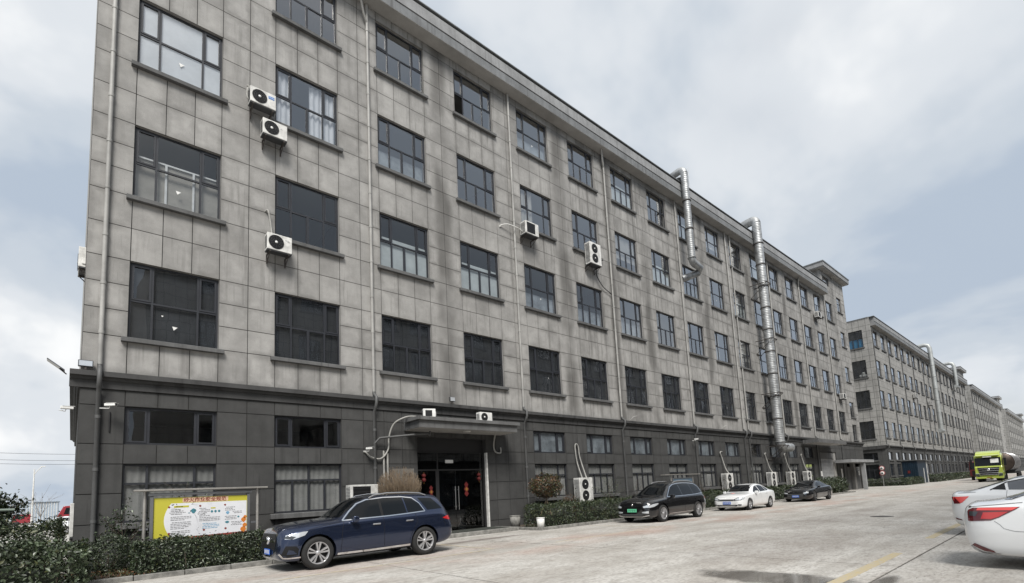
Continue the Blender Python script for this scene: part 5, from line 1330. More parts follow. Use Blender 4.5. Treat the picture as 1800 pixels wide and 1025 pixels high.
def bez(pts, n=10):
    pts = [Vector(p) for p in pts]; out_ = []
    for i in range(len(pts)-1):
        p0 = pts[max(i-1, 0)]; p1 = pts[i]; p2 = pts[i+1]; p3 = pts[min(i+2, len(pts)-1)]
        for k in range(n):
            t = k/n; out_.append(.5*((2*p1)+(p2-p0)*t+(2*p0-5*p1+4*p2-p3)*t*t+(3*p1-p0-3*p2+p3)*t**3))
    out_.append(pts[-1]); return out_
hose('refrigerant_pipe', 'bent white pipe from the wall hole down to the second-column fan unit', bez([(4.72, 0, 11.75), (4.78, -.12, 11.75), (4.85, -.12, 11.4), (4.92, -.15, 10.8), (4.95, -.3, 10.6)]), .03, MT['pipe_pale'])
hose('refrigerant_pipe', 'short looped pipe at the upper small fan unit', bez([(4.12, 0, 16.22), (4.2, -.15, 16.1), (4.08, -.2, 15.95), (4.06, -.25, 15.6), (4.14, -.25, 15.5)]), .03, MT['pipe_pale'])
hose('drain_hose', 'thin grey drain hose from the square-grille unit across the downpipe', bez([(16.8, -.3, 14.75), (16.5, -.28, 14.85), (15.9, -.2, 14.9), (15.55, -.06, 14.8), (15.5, -.03, 14.7)]), .028, MT['white_old'])
hose('drain_hose', 'black cable hanging from the tall two-fan unit to the downpipe', bez([(22.6, -.3, 14.4), (22.7, -.2, 14.0), (23.3, -.12, 13.5), (24.15, -.1, 13.2)]), .025, MT['black'])
hose('refrigerant_pipe', 'pale pipe pair rising from the tall standing unit up to the wall hole', bez([(20.30, -.45, 2.19), (20.30, -.30, 2.6), (20.25, -.12, 3.3), (20.2, -.10, 3.85), (20.05, -.10, 4.0), (19.95, -.1, 3.8), (20.0, -.14, 3.0), (20.08, -.35, 2.19)]), .036, MT['pipe_pale'])
for i, (x, w_) in enumerate(((35.5, 'white saloon'), (43.3, 'black fastback'), (47.4, 'duct foot'), (51.4, 'roller shutter'))):
    hose('refrigerant_pipe', 'white wrapped pipe rising from the standing unit near the ' + w_, bez([(x+.75, -.45, 2.2), (x+.7, -.25, 2.6), (x+.55, -.12, 3.4), (x+.4, -.1, 3.75), (x+.65, -.05, 3.85), (x+.9, .0, 3.85)]), .042, MT['pipe_pale'])
# hoses by the entrance
hose('flexible_hose', 'white ribbed hose looping from the canopy roof to the wall', bez([(10.2, -.6, 4.78), (9.75, -.5, 4.75), (9.35, -.25, 4.5), (9.2, -.1, 4.0), (9.15, -.1, 3.5), (8.85, -.1, 3.15), (8.45, -.08, 3.2), (8.25, -.06, 3.38), (8.2, -.0, 3.4)]), .032, MT['pipe_pale'])
hose('waste_pipe', 'grey plastic pipe running from the downpipe under the canopy', [(8.6, -.1, 3.72), (8.75, -.22, 3.92), (10.0, -.6, 4.05), (10.55, -.75, 4.1), (10.62, -.75, 4.02), (10.66, -.75, 4.2)], .045, MT['pipe_dark'])
hose('flexible_hose', 'short hooked hose at the right end of the canopy', bez([(14.45, -.2, 4.28), (14.4, -.12, 3.8), (14.5, -.1, 3.5), (14.8, -.1, 3.45), (14.85, -.06, 3.7)]), .036, MT['pipe_pale'])
for k in range(2):
    hose('conduit', ('pale' if k else 'dark-banded') + ' vertical conduit right of the downpipe by the entrance', [(8.98+k*.16, -.06, .8), (8.98+k*.16, -.06, 3.35+.1*(1-k))], .038, MT['pipe_pale'])

# ------------------------------------------------------------------ galvanised extraction ducts
def duct(label, x, yc, r_, ztop, zbot, run, foot, brackets):
    d = thing('extraction_duct', label, 'duct', (x, yc, 0))
    n = max(2, round((ztop-zbot)/1.9)); hgt = (ztop-zbot)/n
    for k in range(n):
        q = MB(); z0 = zbot+k*hgt; prof = []
        m_ = int(hgt/.14)
        for i in range(m_+1):
            zz = z0+hgt*i/m_; prof += [(r_, zz-.012), (r_+.008, zz), (r_, zz+.012)]
        q.lathe(prof, 20); obj('duct_section', q, MT['galv'], d)
        q = MB(); q.lathe([(r_, z0-.04), (r_+.05, z0-.035), (r_+.05, z0+.035), (r_, z0+.04)], 20); obj('flange', q, MT['rust'] if k else MT['galv'], d)
    # top elbow back over the parapet to the roof
    er = .36; el = [(0, 0, ztop)] + [(0, er*(1-math.cos(t)), ztop+er*math.sin(t)) for t in np.linspace(.4, PI/2-.05, 4)] + [(0, run, ztop+er-.18), (0, run+.12, ztop+er-.3), (0, run+.2, 23.0)]
    q = MB(); q.tube(el, r_, 16); obj('top_elbow', q, MT['galv'], d)
    if foot == 'right':
        fe = [(0, 0, zbot)] + [(.45*(1-math.cos(t)), 0, zbot-.45*math.sin(t)) for t in np.linspace(.26, PI/2, 6)] + [(2.2, 0, zbot-.45)]
    else:
        fe = [(0, 0, zbot)] + [(.35*(1-math.cos(t)), 0, zbot-.35*math.sin(t)) for t in np.linspace(.3, PI/2, 5)] + [(1.15, .05, zbot-.4), (1.2, .25, zbot-.7), (.6, .8, zbot-1.0), (.3, 1.05, zbot-1.1)]
    q = MB(); q.tube(fe, r_, 16); obj('foot_elbow', q, MT['galv'], d)
    for z in brackets:
        for dz in (0, ):
            for sx in (-1, 1):
                q = MB(); q.box(sx*(r_+.07)-.025, sx*(r_+.07)+.025, -r_-.15, -yc, z-.03, z+.03); q.tube([(sx*(r_+.07), -r_-.1, z-.03), (sx*(r_+.07), -yc-.02, z-1.1)], .025, 6)
                obj('bracket', q, MT['rust'], d)
            q = MB(); q.box(-r_-.1, r_+.1, -r_-.15, -r_-.10, z-.031, z+.031); q.box(-r_-.1, r_+.1, -yc-.06, -yc-.005, z-1.15, z-1.08); obj('bracket_bar', q, MT['rust'], d)
    return d
duct('short silver ribbed duct dropping from the roof and bending into a window', 32.75, -.95, .25, 24.05, 17.6, 1.7, 'in', ())
duct('long silver duct running from the roof down to the ground floor windows', 44.9, -.95, .37, 24.25, 4.75, 1.9, 'right', (18.6, 13.6, 8.9, 4.4))
def far_duct(label, x, zb, r_=.5):
    d = thing('extraction_duct', label, 'duct', (x, -.9, 0))
    q = MB(); q.tube([(0, 3.0, 24.3), (0, 2.4, 25.2), (0, .7, 25.3), (0, .2, 25.1), (0, 0, 24.5), (0, 0, zb)], r_, 12); obj('duct_run', q, MT['galv_far'], d)
    q = MB(); q.tube([(-1.2, 0, zb-.3), (1.6, 0, zb-.3)], r_*.95, 12); obj('foot', q, MT['galv_far'], d)
    for k in range(int((24-zb)/2.2)):
        q = MB(); q.lathe([(r_, -.06), (r_+.07, 0), (r_, .06)], 12, mat=Matrix.Translation((0, 0, zb+1+k*2.2))); obj('flange', q, MT['galv_far'], d)
far_duct('long pale duct on the front of the second block', 120.0, 9.3, .37); far_duct('shorter pale duct at the far end of the second block', 146.0, 20.2, .35)
# roof cowls and antenna
for (x, w_) in ((34.4, 'short'), (47.4, 'long')):
    c = thing('roof_cowl', 'dark mushroom roof cowl beside the top of the %s duct' % w_, 'vent', (x, .3, 23.0))
    q = MB(); q.lathe([(.28, 0), (.28, 1.5)], 16); obj('stack', q, MT['galv'], c)
    q = MB(); q.lathe([(0, 2.05), (.25, 1.98), (.58, 1.75), (.6, 1.7), (0, 1.72)], 20); obj('cap', q, MT['coping'], c)
    q = MB(); [q.tube([(.25*math.cos(t), .25*math.sin(t), 1.45), (.28*math.cos(t), .28*math.sin(t), 1.75)], .012, 4) for t in (0, 2.1, 4.2)]; obj('cap_legs', q, MT['coping'], c)
an = thing('antenna', 'thin roof antenna beside the short duct cowl', 'antenna', (35.9, .3, 23.0))
q = MB(); q.tube([(0, 0, 0), (0, 0, 3.5)], .022, 6); obj('mast', q, MT['steel'], an)
q = MB(); q.tube([(-1.0, 0, .9), (0, 0, 1.55)], .03, 6); obj('arm', q, MT['steel'], an)

# ------------------------------------------------------------------ small wall fittings
def camera_unit(label, loc, rz=0.0, arm=(0, .35, -.12)):
    c = thing('security_camera', label, 'security camera', loc, rz); c.scale = (.72, .72, .72)
    q = MB(); q.box(-.075, .075, -.22, .16, -.05, .05); obj('housing', q, MT['white_metal'], c, .015, 2)
    q = MB(); q.lathe([(0, -.225), (.045, -.224)], 14, axis='y'); obj('lens', q, MT['trimblk'], c)
    q = MB(); q.box(-.085, .085, -.26, .10, .052, .062); obj('hood', q, MT['white_metal'], c)
    q = MB(); q.tube([(0, 0, -.05), (0, .02, -.14), arm], .018, 6); obj('arm', q, MT['white_metal'], c)
camera_unit('white bullet camera on the dark wall beside the corner downpipe', (.70, -.36, 4.55), R(55))
hose('camera_cable', 'black cable dropping from the corner camera to a wall box', [(.72, -.02, 4.4), (.72, -.02, 3.85)], .02, MT['black'])
camera_unit('white bullet camera jutting from the far side of the corner', (-.20, .25, 4.5), R(90), (0, .2, -.1))
camera_unit('white bullet camera left of the conduits by the entrance', (8.25, -.36, 3.5), R(30))
camera_unit('white bullet camera on the dark wall under the ninth column', (32.1, -.36, 4.62), R(30))
def floodlight(label, loc, w=.26, h=.2, rz=0):
    f = thing('floodlight', label, 'floodlight', loc, rz)
    q = MB(); q.box(-w/2, w/2, -.05, .05, 0, h); obj('housing', q, MT['alloy_dk'], f, .01)
    q = MB(); q.box(-w/2+.02, w/2-.02, -.056, -.0505, .02, h-.02); obj('lens', q, MT['lamp'], f)
    q = MB(); q.box(-.02, .02, -.03, .03, -.08, -.001); obj('bracket', q, MT['rust'], f)
floodlight('small square floodlight on the cornice above the canopy', (12.15, -.2, 5.61))
floodlight('dark box floodlight standing on the cornice at the building corner', (.16, -.12, 5.60), .32, .18)
sl = thing('solar_panel', 'small tilted solar panel on an arm at the building corner', 'solar panel', (-.22, -.1, 5.35))
q = MB(); q.box(-.22, .22, -.16, .16, -.012, .012, mat=Matrix.Translation((-.22, 0, .22)) @ Matrix.Rotation(R(38), 4, 'Y')); obj('panel', q, MT['car_glass_lt'], sl)
q = MB(); q.tube([(0, 0, 0), (-.15, 0, .14)], .015, 6); obj('arm', q, MT['rust'], sl)
for i, (x, z, lab) in enumerate(((36.3, 5.62, 'small grey cctv bracket on the cornice below the short duct'), (24.9, 5.62, 'small grey cctv bracket on the cornice by the stained downpipe'))):
    c = thing('lamp_bracket', lab, 'bracket', (x, -.2, z-.1)); q = MB(); q.tube([(0, 0, 0), (.1, -.2, .2), (.3, -.3, .25)], .03, 6); obj('arm', q, MT['pipe'], c)

# company plaque, door decorations
pl = thing('company_plaque', 'grey metal company plaque on the dark wall left of the door', 'plaque', (9.36, -.02, 1.88))
q = MB(); q.box(0, .94, -.012, .015, 0, .88); obj('plate', q, mat('plaque_metal', (.30, .29, .27), .35, .6, var=.2), pl)
for s_, z in (('机电', .55), ('公司', .22)):
    me = text_mesh(s_, .2, .004); me.materials.append(MT['black']); o = link('lettering', me, pl, (.46, -.016, z)); o.rotation_euler = (PI/2, 0, 0)
def lantern(x, z, lab):
    l = thing('red_lantern', lab, 'decoration', (x, .19, z)); l.scale = (.8, .8, .8)
    q = MB()
    for dz in (0, .22): q.lathe([(.0, dz-.11), (.07, dz-.09), (.115, dz), (.07, dz+.09), (0, dz+.11)], 14)
    o = obj('paper_balls', q, MT['red'], l); q = MB(); q.tube([(0, 0, -.2), (0, 0, .4)], .01, 5); obj('cord', q, MT['gold'], l)
lantern(10.88, 2.3, 'pair of red paper balls hanging left of the glass doors'); lantern(13.72, 2.3, 'pair of red paper balls hanging right of the glass doors')
def knot(x, z, lab, s=1.0):
    l = thing('red_charm', lab, 'decoration', (x, .205, z)); l.scale = (.85, 1, .85)
    q = MB(); q.prism([(0, -.32*s), (.11*s, -.2*s), (.05*s, -.1*s), (.13*s, 0), (.05*s, .1*s), (.1*s, .2*s), (0, .32*s), (-.1*s, .2*s), (-.05*s, .1*s), (-.13*s, 0), (-.05*s, -.1*s), (-.11*s, -.2*s)], 0, .012, 'y'); obj('paper_cut', q, MT['red'], l)
    q = MB(); q.prism([(0, -.09*s), (.07*s, 0), (0, .09*s), (-.07*s, 0)], -.012, -.001, 'y'); obj('gold_centre', q, MT['gold'], l)
knot(13.02, 1.86, 'red and gold paper charm on the right glass door', 1.2); knot(11.22, 1.80, 'red paper charm on the left glass door panel')
# buckets
def bucket(label, loc, m, r_=.16, h=.36):
    b = thing('bucket', label, 'bucket', loc)
    q = MB(); q.lathe([(0, .0), (r_*.85, .0), (r_, h), (r_-.012, h), (r_*.82, .02), (0, .02)], 24); obj('pail', q, m, b)
    q = MB(); q.lathe([(r_, h-.03), (r_+.012, h-.02), (r_+.012, h), (r_-.005, h+.005)], 24); obj('rim', q, m, b)
bucket('white plastic bucket standing on the kerb before the hedge', (14.75, -2.55, .12), MT['white_metal'], .17, .40)
bucket('grey stone-patterned pot at the corner of the entrance', (14.75, -.95, .10), MT['kerb'], .24, .50)
bucket('pale pot with plant inside the glass doors', (13.1, .75, .02), MT['white_old'], .2, .4)
# ------------------------------------------------------------------ vegetation
def leafmat(name, col, rough=.45, trans=0.15):
    m = mat(name, col, rough, 0, var=.35, vscale=2.5); b = m.node_tree.nodes['Principled BSDF']; b.inputs['Subsurface Weight'].default_value = 0.0
    b.inputs['Specular IOR Level'].default_value = .55
    return m
LEAF = [leafmat('leaf_dark', (.022, .034, .016)), leafmat('leaf_mid', (.040, .060, .026)), leafmat('leaf_grey_green', (.075, .098, .055), .35), leafmat('leaf_olive', (.065, .072, .024))]
LEAF_RED = [leafmat('leaf_red_brown', (.085, .04, .022)), leafmat('leaf_brown', (.13, .065, .03)), leafmat('leaf_dark_b', (.03, .04, .016)), leafmat('leaf_olive_b', (.085, .075, .03))]
MT['bark'] = mat('bark', (.085, .068, .052), .9, var=.4, vscale=12, bump=.4)
MT['bark_pale'] = mat('bark_pale', (.16, .13, .10), .9, var=.4, vscale=12)
MT['twig'] = mat('twig_brown', (.27, .205, .14), .9, var=.35, vscale=10)
MT['stake'] = mat('wood_stake', (.33, .25, .16), .85, var=.25, vscale=8)
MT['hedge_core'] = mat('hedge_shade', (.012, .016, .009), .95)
def leaf_mesh(name, pts, nrm, size, mats, weights, rng, aspect=.5, jit=.9):
    n = len(pts)
    d = nrm + rng.normal(0, jit, (n, 3)); d /= np.linalg.norm(d, axis=1)[:, None]+1e-9
    t = rng.normal(0, 1, (n, 3)); t -= d*(t*d).sum(1)[:, None]; t /= np.linalg.norm(t, axis=1)[:, None]+1e-9
    b = np.cross(d, t); s = size*rng.uniform(.5, 1.5, (n, 1))
    v = np.empty((n, 4, 3)); v[:, 0] = pts-t*s*.5; v[:, 2] = pts+t*s*.5+d*s*-.12
    v[:, 1] = pts+b*s*aspect*.5+d*s*.10; v[:, 3] = pts-b*s*aspect*.5+d*s*.10
    me = bpy.data.meshes.new(name); me.vertices.add(4*n); me.vertices.foreach_set('co', v.reshape(-1).astype(np.float32))
    idx = np.arange(4*n).reshape(n, 4); tri = np.concatenate([idx[:, [0, 1, 2]], idx[:, [0, 2, 3]]], 1).reshape(-1)
    me.loops.add(6*n); me.loops.foreach_set('vertex_index', tri.astype(np.int32))
    me.polygons.add(2*n); me.polygons.foreach_set('loop_start', np.arange(0, 6*n, 3, dtype=np.int32))
    for m in mats: me.materials.append(m)
    mi = np.repeat(rng.choice(len(mats), n, p=weights), 2); me.polygons.foreach_set('material_index', mi.astype(np.int32))
    me.update(calc_edges=True); me.validate(); return me
def bumpy(x, y, seed, amp, wl):
    return amp*(np.sin(x/wl*2.1+seed)+np.sin(x/wl*3.7+y/wl*2.3+seed*1.7)+np.sin(y/wl*3.1-x/wl*1.3+seed*2.9)+.7*np.sin(x/wl*7.3+y/wl*6.1+seed))/3.0
def hedge(label, x0, x1, y0, y1, z0, z1, n, size, seed, mats=None, weights=(.36, .34, .2, .1), rough=.09, group=None, name='hedge', ends=.25, loose=.03):
    rng = np.random.default_rng(seed); mats = mats or LEAF
    h = thing(name, label, 'hedge', ((x0+x1)/2, (y0+y1)/2, z0), 0, group)
    cx, cy = (x0+x1)/2, (y0+y1)/2; W, D, H = x1-x0, y1-y0, z1-z0
    a_top, a_f, a_e = W*D, W*H, D*H; tot = a_top+2*a_f+2*a_e
    k = rng.choice(5, n, p=np.array([a_top, a_f, a_f, a_e, a_e])/tot)
    u = rng.uniform(0, 1, n); w = rng.uniform(0, 1, n); dep = -np.abs(rng.normal(0, .09, n))+rng.normal(0, loose, n)
    P = np.zeros((n, 3)); N = np.zeros((n, 3))
    for kk in range(5):
        m = k == kk
        if kk == 0: P[m] = np.stack([x0+u[m]*W, y0+w[m]*D, z1+dep[m]], 1); N[m] = (0, 0, 1)
        elif kk in (1, 2):
            s = -1 if kk == 1 else 1; P[m] = np.stack([x0+u[m]*W, (y0 if s < 0 else y1)-s*-1*0+s*dep[m], z0+w[m]*H], 1); N[m] = (0, s, .35)
        else:
            s = -1 if kk == 3 else 1; P[m] = np.stack([(x0 if s < 0 else x1)+s*dep[m], y0+u[m]*D, z0+w[m]*H], 1); N[m] = (s, 0, .35)
    # round the shoulders and make the outline uneven
    f = (P[:, 2]-z0)/max(H, 1e-6); sh = np.clip((f-.62)/.38, 0, 1)**2*min(.16, D*.2)
    P[:, 1] += np.where(P[:, 1] < cy, sh, -sh)*(np.abs(P[:, 1]-cy)/(D/2)); P[:, 0] += np.where(P[:, 0] < cx, 1, -1)*np.clip(np.abs(P[:, 0]-cx)/(W/2)-.9, 0, 1)*sh*2
    P[:, 2] += bumpy(P[:, 0], P[:, 1], seed, rough, .55)*np.clip(f, .15, 1); P[:, 1] += bumpy(P[:, 0], P[:, 2]*2, seed+5, rough*.7, .5)
    sp = rng.uniform(0, 1, n) < .025
    P[sp, 2] += rng.uniform(0, rough*1.6, sp.sum())*(k[sp] == 0)
    P -= np.array([cx, cy, z0])
    link('foliage', leaf_mesh('foliage', P, N, size, mats, np.array(weights)/sum(weights), rng), h)
    q = MB(); i_ = .17 if n/(W*D+2*W*H) > 700 else .42; q.box(-W/2+i_, W/2-i_, -D/2+i_, D/2-i_, 0, H-i_-rough*.6); obj('shade_core', q, MT['hedge_core'], h)  # solid near-black box paints the shade inside the hedge and blocks see-through
    q = MB()
    for _ in range(int(6+W*5)):
        x = rng.uniform(-W/2+.1, W/2-.1); y = rng.uniform(-D/2+.08, D/2-.08); q.tube([(x, y, -.05), (x+rng.uniform(-.1, .1), y+rng.uniform(-.1, .1), H*.6)], .012, 4)
    tag(obj('stems', q, MT['bark'], h), kind='stuff'); return h
def blob_leaves(c, rad, n, rng, shell=.75):
    d = rng.normal(0, 1, (n, 3)); d /= np.linalg.norm(d, axis=1)[:, None]
    r_ = (shell+(1-shell)*rng.uniform(0, 1, (n, 1))**.5)
    lump = 1+.10*np.sin(d[:, :1]*5+1)+.08*np.sin(d[:, 1:2]*7)+.07*np.sin(d[:, 2:]*9+d[:, :1]*4)
    return np.array(c)+d*np.array(rad)*r_*lump, d
def bush(label, c, rad, n, size, seed, mats=None, weights=(.36, .34, .2, .1), cat='bush', name='bush'):
    rng = np.random.default_rng(seed); b = thing(name, label, cat, (c[0], c[1], 0)); P, N = blob_leaves((0, 0, c[2]), rad, n, rng, .55)
    P[:, 2] = np.maximum(P[:, 2], .1)
    link('foliage', leaf_mesh('foliage', P, N+np.array([0, 0, .3]), size, mats or LEAF, np.array(weights)/sum(weights), rng), b)
    q = MB()
    for _ in range(9):
        a = rng.uniform(0, 2*PI); q.tube([(.04*math.cos(a), .04*math.sin(a), 0), (rad[0]*.3*math.cos(a), rad[1]*.3*math.sin(a), c[2]*.6), (rad[0]*.6*math.cos(a), rad[1]*.6*math.sin(a), c[2])], [.022, .016, .006], 5)
    tag(obj('stems', q, MT['bark'], b), kind='stuff'); return b
# left corner bushes and the hedge before the notice board
hedge('broad-leaved dark bush row at the lower left corner of the picture', -9.0, .30, -3.9, -2.35, .02, .98, 21000, .088, 11, weights=(.30, .34, .30, .06), rough=.14, loose=.06)
bush('small dense dark green shrub against the building corner', (.75, -1.15, .55), (.62, .5, .52), 6000, .045, 12, weights=(.5, .4, .04, .06))
hedge('clipped dark hedge in front of the yellow notice board', 1.15, 9.15, -2.62, -1.75, .08, .86, 26000, .062, 13, weights=(.42, .36, .16, .06))
hedge('long clipped hedge right of the entrance running behind the parked cars', 14.85, 36.0, -2.55, -1.35, .08, 1.04, 36000, .068, 14, weights=(.38, .32, .12, .18), rough=.11)
hedge('hedge stretch behind the black fastback saloon', 36.3, 49.5, -2.55, -1.35, .08, 1.05, 9000, .10, 15, rough=.12)
for i, (x, r_, w_) in enumerate(((51.0, 1.0, 'nearest the black fastback'), (53.2, 1.15, 'in the middle of three'), (55.5, .95, 'at the kerb end before the shutter'))):
    bush('rounded dark shrub on the planter, ' + w_, (x, -1.8, .75), (r_+.2, .8, .78), 3000, .11, 20+i)
hedge('low clipped hedge in front of the second block', 82.4, 91.0, -2.4, -1.3, 0, .95, 3500, .13, 30, rough=.1)
hedge('low hedge beside the end wall of the second block', 80.9, 82.1, -2.4, 3.2, 0, .95, 2200, .13, 31, rough=.1)
hedge('far hedge along the second block beyond the blue cabin', 98.5, 168, -2.6, -1.2, 0, 1.1, 7000, .2, 32, rough=.14)
# background greenery left of the building
hedge('dark hedge beyond the building corner at the far left', -9.5, -.18, 2.6, 5.6, .0, 1.32, 22000, .085, 40, weights=(.40, .36, .06, .18), rough=.22, loose=.07)
hedge('low shrubs left of the building end', -8.5, -.5, -.6, 1.6, .0, .88, 14000, .07, 42, weights=(.40, .36, .06, .18), rough=.2, loose=.07)

def branches(q, p, d, L, r_, depth, rng, tips):
    p = Vector(p); d = Vector(d).normalized(); pts = [p]; n = 4
    for i in range(n):
        d = (d+Vector(rng.normal(0, .13, 3))+Vector((0, 0, .05))).normalized(); pts.append(pts[-1]+d*L/n)
    q.tube(pts, [r_*(1-.55*i/n) for i in range(n+1)], 5 if depth else 4)
    tips.append(pts[-1]); tips.append(pts[2])
    if depth > 0:
        for k in range(3 if depth > 1 else 4):
            i = rng.integers(1, n+1); ax = Vector(rng.normal(0, 1, 3)).cross(d).normalized()
            nd = (d*math.cos(.7)+ax*math.sin(.7)); branches(q, pts[i], nd, L*rng.uniform(.5, .72), r_*.5, depth-1, rng, tips)
def tree(label, loc, h, seed, leaves=0, lsize=.1, lmats=None, weights=(.4, .3, .2, .1), trunk_m='bark', spread=.22, depth=2, trunk=.35, r0=None, name='tree', cat='tree'):
    rng = np.random.default_rng(seed); t = thing(name, label, cat, loc); r0 = r0 or h*.016
    q = MB(); q.tube([(0, 0, -.05), (.01, 0, h*trunk*.5), (0, .01, h*trunk)], [r0*1.2, r0, r0*.85], 8); obj('trunk', q, MT[trunk_m], t)
    q = MB(); tips = []
    for k in range(5): 
        a = 2*PI*k/5+rng.uniform(-.4, .4); branches(q, (0, 0, h*trunk*rng.uniform(.75, 1)), (math.cos(a)*.55, math.sin(a)*.55, 1), h*(1-trunk)*.62, r0*.6, depth, rng, tips)
    branches(q, (0, 0, h*trunk*.95), (0, 0, 1), h*(1-trunk)*.75, r0*.7, depth, rng, tips)
    obj('limbs', q, MT[trunk_m], t)
    if leaves:
        T = np.array([tuple(p) for p in tips]); idx = rng.integers(0, len(T), leaves); P = T[idx]+rng.normal(0, h*.035, (leaves, 3)); N = rng.normal(0, 1, (leaves, 3))+np.array([0, 0, .4])
        link('crown', leaf_mesh('crown', P, N, lsize, lmats or LEAF, np.array(weights)/sum(weights), rng), t)
    return t
tree('dark leafy tree at the far left edge behind the bush row', (-1.75, 5.2, 0), 2.55, 51, 1500, .12, weights=(.7, .25, .02, .03), trunk=.42, r0=.05)
tree('thin bare young tree beside the far street lamp', (-2.6, 62, 0), 5.2, 52, 0, .3, trunk_m='bark_pale', depth=1, r0=.035)
tree('leafless twiggy shrub before the white cars at the left', (-.75, 8.2, 0), 2.0, 53, 0, .06, depth=1, trunk=.3, r0=.010)
# ball-clipped trees by the entrance
t = thing('ball_tree', 'round clipped red-brown tree on wooden stakes right of the entrance', 'tree', (16.45, -1.25, .08)); rng = np.random.default_rng(61)
P, N = blob_leaves((0, 0, 1.74), (.88, .75, .58), 5200, rng, .35); link('crown', leaf_mesh('crown', P, N, .072, LEAF_RED, np.array([.20, .18, .37, .25]), rng), t)
q = MB(); q.tube([(0, 0, 0), (.03, 0, .6), (0, 0, 1.3)], [.045, .04, .035], 7); obj('trunk', q, MT['bark_pale'], t)
q = MB(); tips = []
for k in range(7):
    a = 2*PI*k/7; branches(q, (0, 0, 1.2), (math.cos(a), math.sin(a), .8), .75, .02, 1, rng, tips)
obj('limbs', q, MT['bark_pale'], t)
for a in (.4, 2.5, 4.6):
    q = MB(); q.tube([(.5*math.cos(a), .5*math.sin(a), 0), (.02, 0, 1.15)], .022, 6); obj('stake', q, MT['stake'], t)
t = thing('ball_tree', 'leafless brown twig ball of a clipped shrub before the company plaque', 'tree', (9.05, -1.1, .08)); rng = np.random.default_rng(62)
q = MB(); q.tube([(0, 0, 0), (0, 0, 1.35)], [.05, .04], 7); obj('trunk', q, MT['bark'], t)
q = MB()
for k in range(620):
    d = rng.normal(0, 1, 3); d[2] = abs(d[2])*.9-.35; d /= np.linalg.norm(d); R_ = np.array([.80, .72, .66])*rng.uniform(.86, 1.06); e = np.array([0, 0, 1.95])+d*R_
    s0 = np.array([0, 0, 1.45])+d*R_*rng.uniform(.15, .5)+rng.normal(0, .06, 3); m_ = (s0+e)/2+rng.normal(0, .05, 3)
    q.tube([tuple(s0), tuple(m_), tuple(e), tuple(e+np.array([rng.normal(0, .03), rng.normal(0, .03), .09]))], [.008, .006, .0045, .003], 3, caps=False)
tag(obj('twigs', q, MT['twig'], t), kind='stuff')
P, N = blob_leaves((0, 0, 1.95), (.80, .72, .64), 900, rng, .5); link('dry_leaves', leaf_mesh('dry_leaves', P, N, .035, [MT['twig'], LEAF_RED[1]], np.array([.6, .4]), rng), t)
for i, (x, h, lv, w_) in enumerate(((21.4, 2.25, 420, 'right of the tall standing unit'), (18.4, 1.9, 60, 'left of the tall standing unit'), (24.0, 2.1, 40, 'behind the black crossover bonnet'), (27.0, 2.3, 70, 'before the second notice board'), (31.5, 2.2, 60, 'left of the white saloon'), (34.3, 2.3, 80, 'behind the white saloon roof'), (38.6, 2.2, 70, 'left of the black fastback'), (46.0, 2.3, 60, 'below the duct foot'))):
    tree('thin sparse sapling in the planter ' + w_, (x, -1.0, .08), h, 70+i, lv, .06, weights=(.6, .25, .05, .1), depth=1, trunk=.35, r0=.016, name='sapling')
tree('bare sapling behind the notice board', (2.6, -.75, .08), 2.35, 81, 60, .06, depth=1, trunk=.35, r0=.016, name='sapling')
tree('dark leafy sapling left of the notice board post', (1.05, -.8, .08), 1.75, 82, 500, .07, weights=(.7, .25, .02, .03), depth=1, trunk=.3, r0=.02, name='sapling')
bush('reddish dwarf shrub under the tall standing unit', (18.2, -1.15, 1.0), (.55, .4, .38), 900, .05, 84, LEAF_RED, (.4, .3, .2, .1))
# weeds and fallen leaves on the soil
rng = np.random.default_rng(90); n = 2600; P = np.stack([rng.uniform(-1, 1.6, n), rng.uniform(-2.7, -1.0, n), rng.uniform(.09, .2, n)], 1)
o = link('ground_cover', leaf_mesh('ground_cover', P, np.tile([0, 0, 1.], (n, 1)), .055, [LEAF[3], LEAF_RED[1], LEAF[1], LEAF_RED[0]], np.array([.4, .25, .2, .15]), rng)); tag(o, 'weeds and dry leaves on the soil between bush and hedge', 'ground cover', kind='stuff')

# ------------------------------------------------------------------ notice boards
MT['poster_y'] = mat('poster_yellow', (.52, .48, .05), .45); MT['poster_w'] = mat('poster_white', (.74, .75, .78), .45, var=.06, vscale=2)
MT['poster_p'] = mat('poster_peach', (.72, .50, .34), .5); MT['ink_red'] = mat('ink_dark_red', (.22, .035, .02), .6); MT['ink_grey'] = mat('ink_grey', (.22, .22, .23), .7); MT['ink_blue'] = mat('ink_blue', (.18, .36, .52), .7)
MT['ink_teal'] = mat('ink_teal', (.05, .20, .25), .7); MT['ink_red2'] = mat('ink_red', (.30, .025, .025), .6); MT['orange'] = mat('print_orange', (.62, .20, .03), .6); MT['alu'] = mat('board_frame', (.20, .205, .215), .4, .5)
MT['post_st'] = mat('board_post_steel', (.42, .40, .37), .4, .6, var=.2)
nb = thing('notice_board', 'yellow and white safety notice board on steel posts under a thin roof bar', 'notice board', (1.30, -1.2, 0))
def bx_(x0, x1, z0, z1, name, m, y0=-.02, y1=.0, bev=0.0, par=None): q = MB(); q.box(x0, x1, y0, y1, z0, z1); return obj(name, q, m, par or nb, bev)
for x in (.17, 2.93): q = MB(); q.tube([(x, 0, 0), (x, 0, 2.12)], .042, 10); obj('post', q, MT['post_st'], nb)
bx_(-.08, 3.18, 2.12, 2.17, 'roof_bar', MT['post_st'], -.16, .12, .008)
px0, px1, pz0, pz1 = .36, 2.64, .80, 1.935
bx_(px0-.075, px0, pz0-.06, pz1+.06, 'frame_rail', MT['alu'], -.06, .05, .006); bx_(px1, px1+.075, pz0-.06, pz1+.06, 'frame_rail', MT['alu'], -.06, .05, .006)
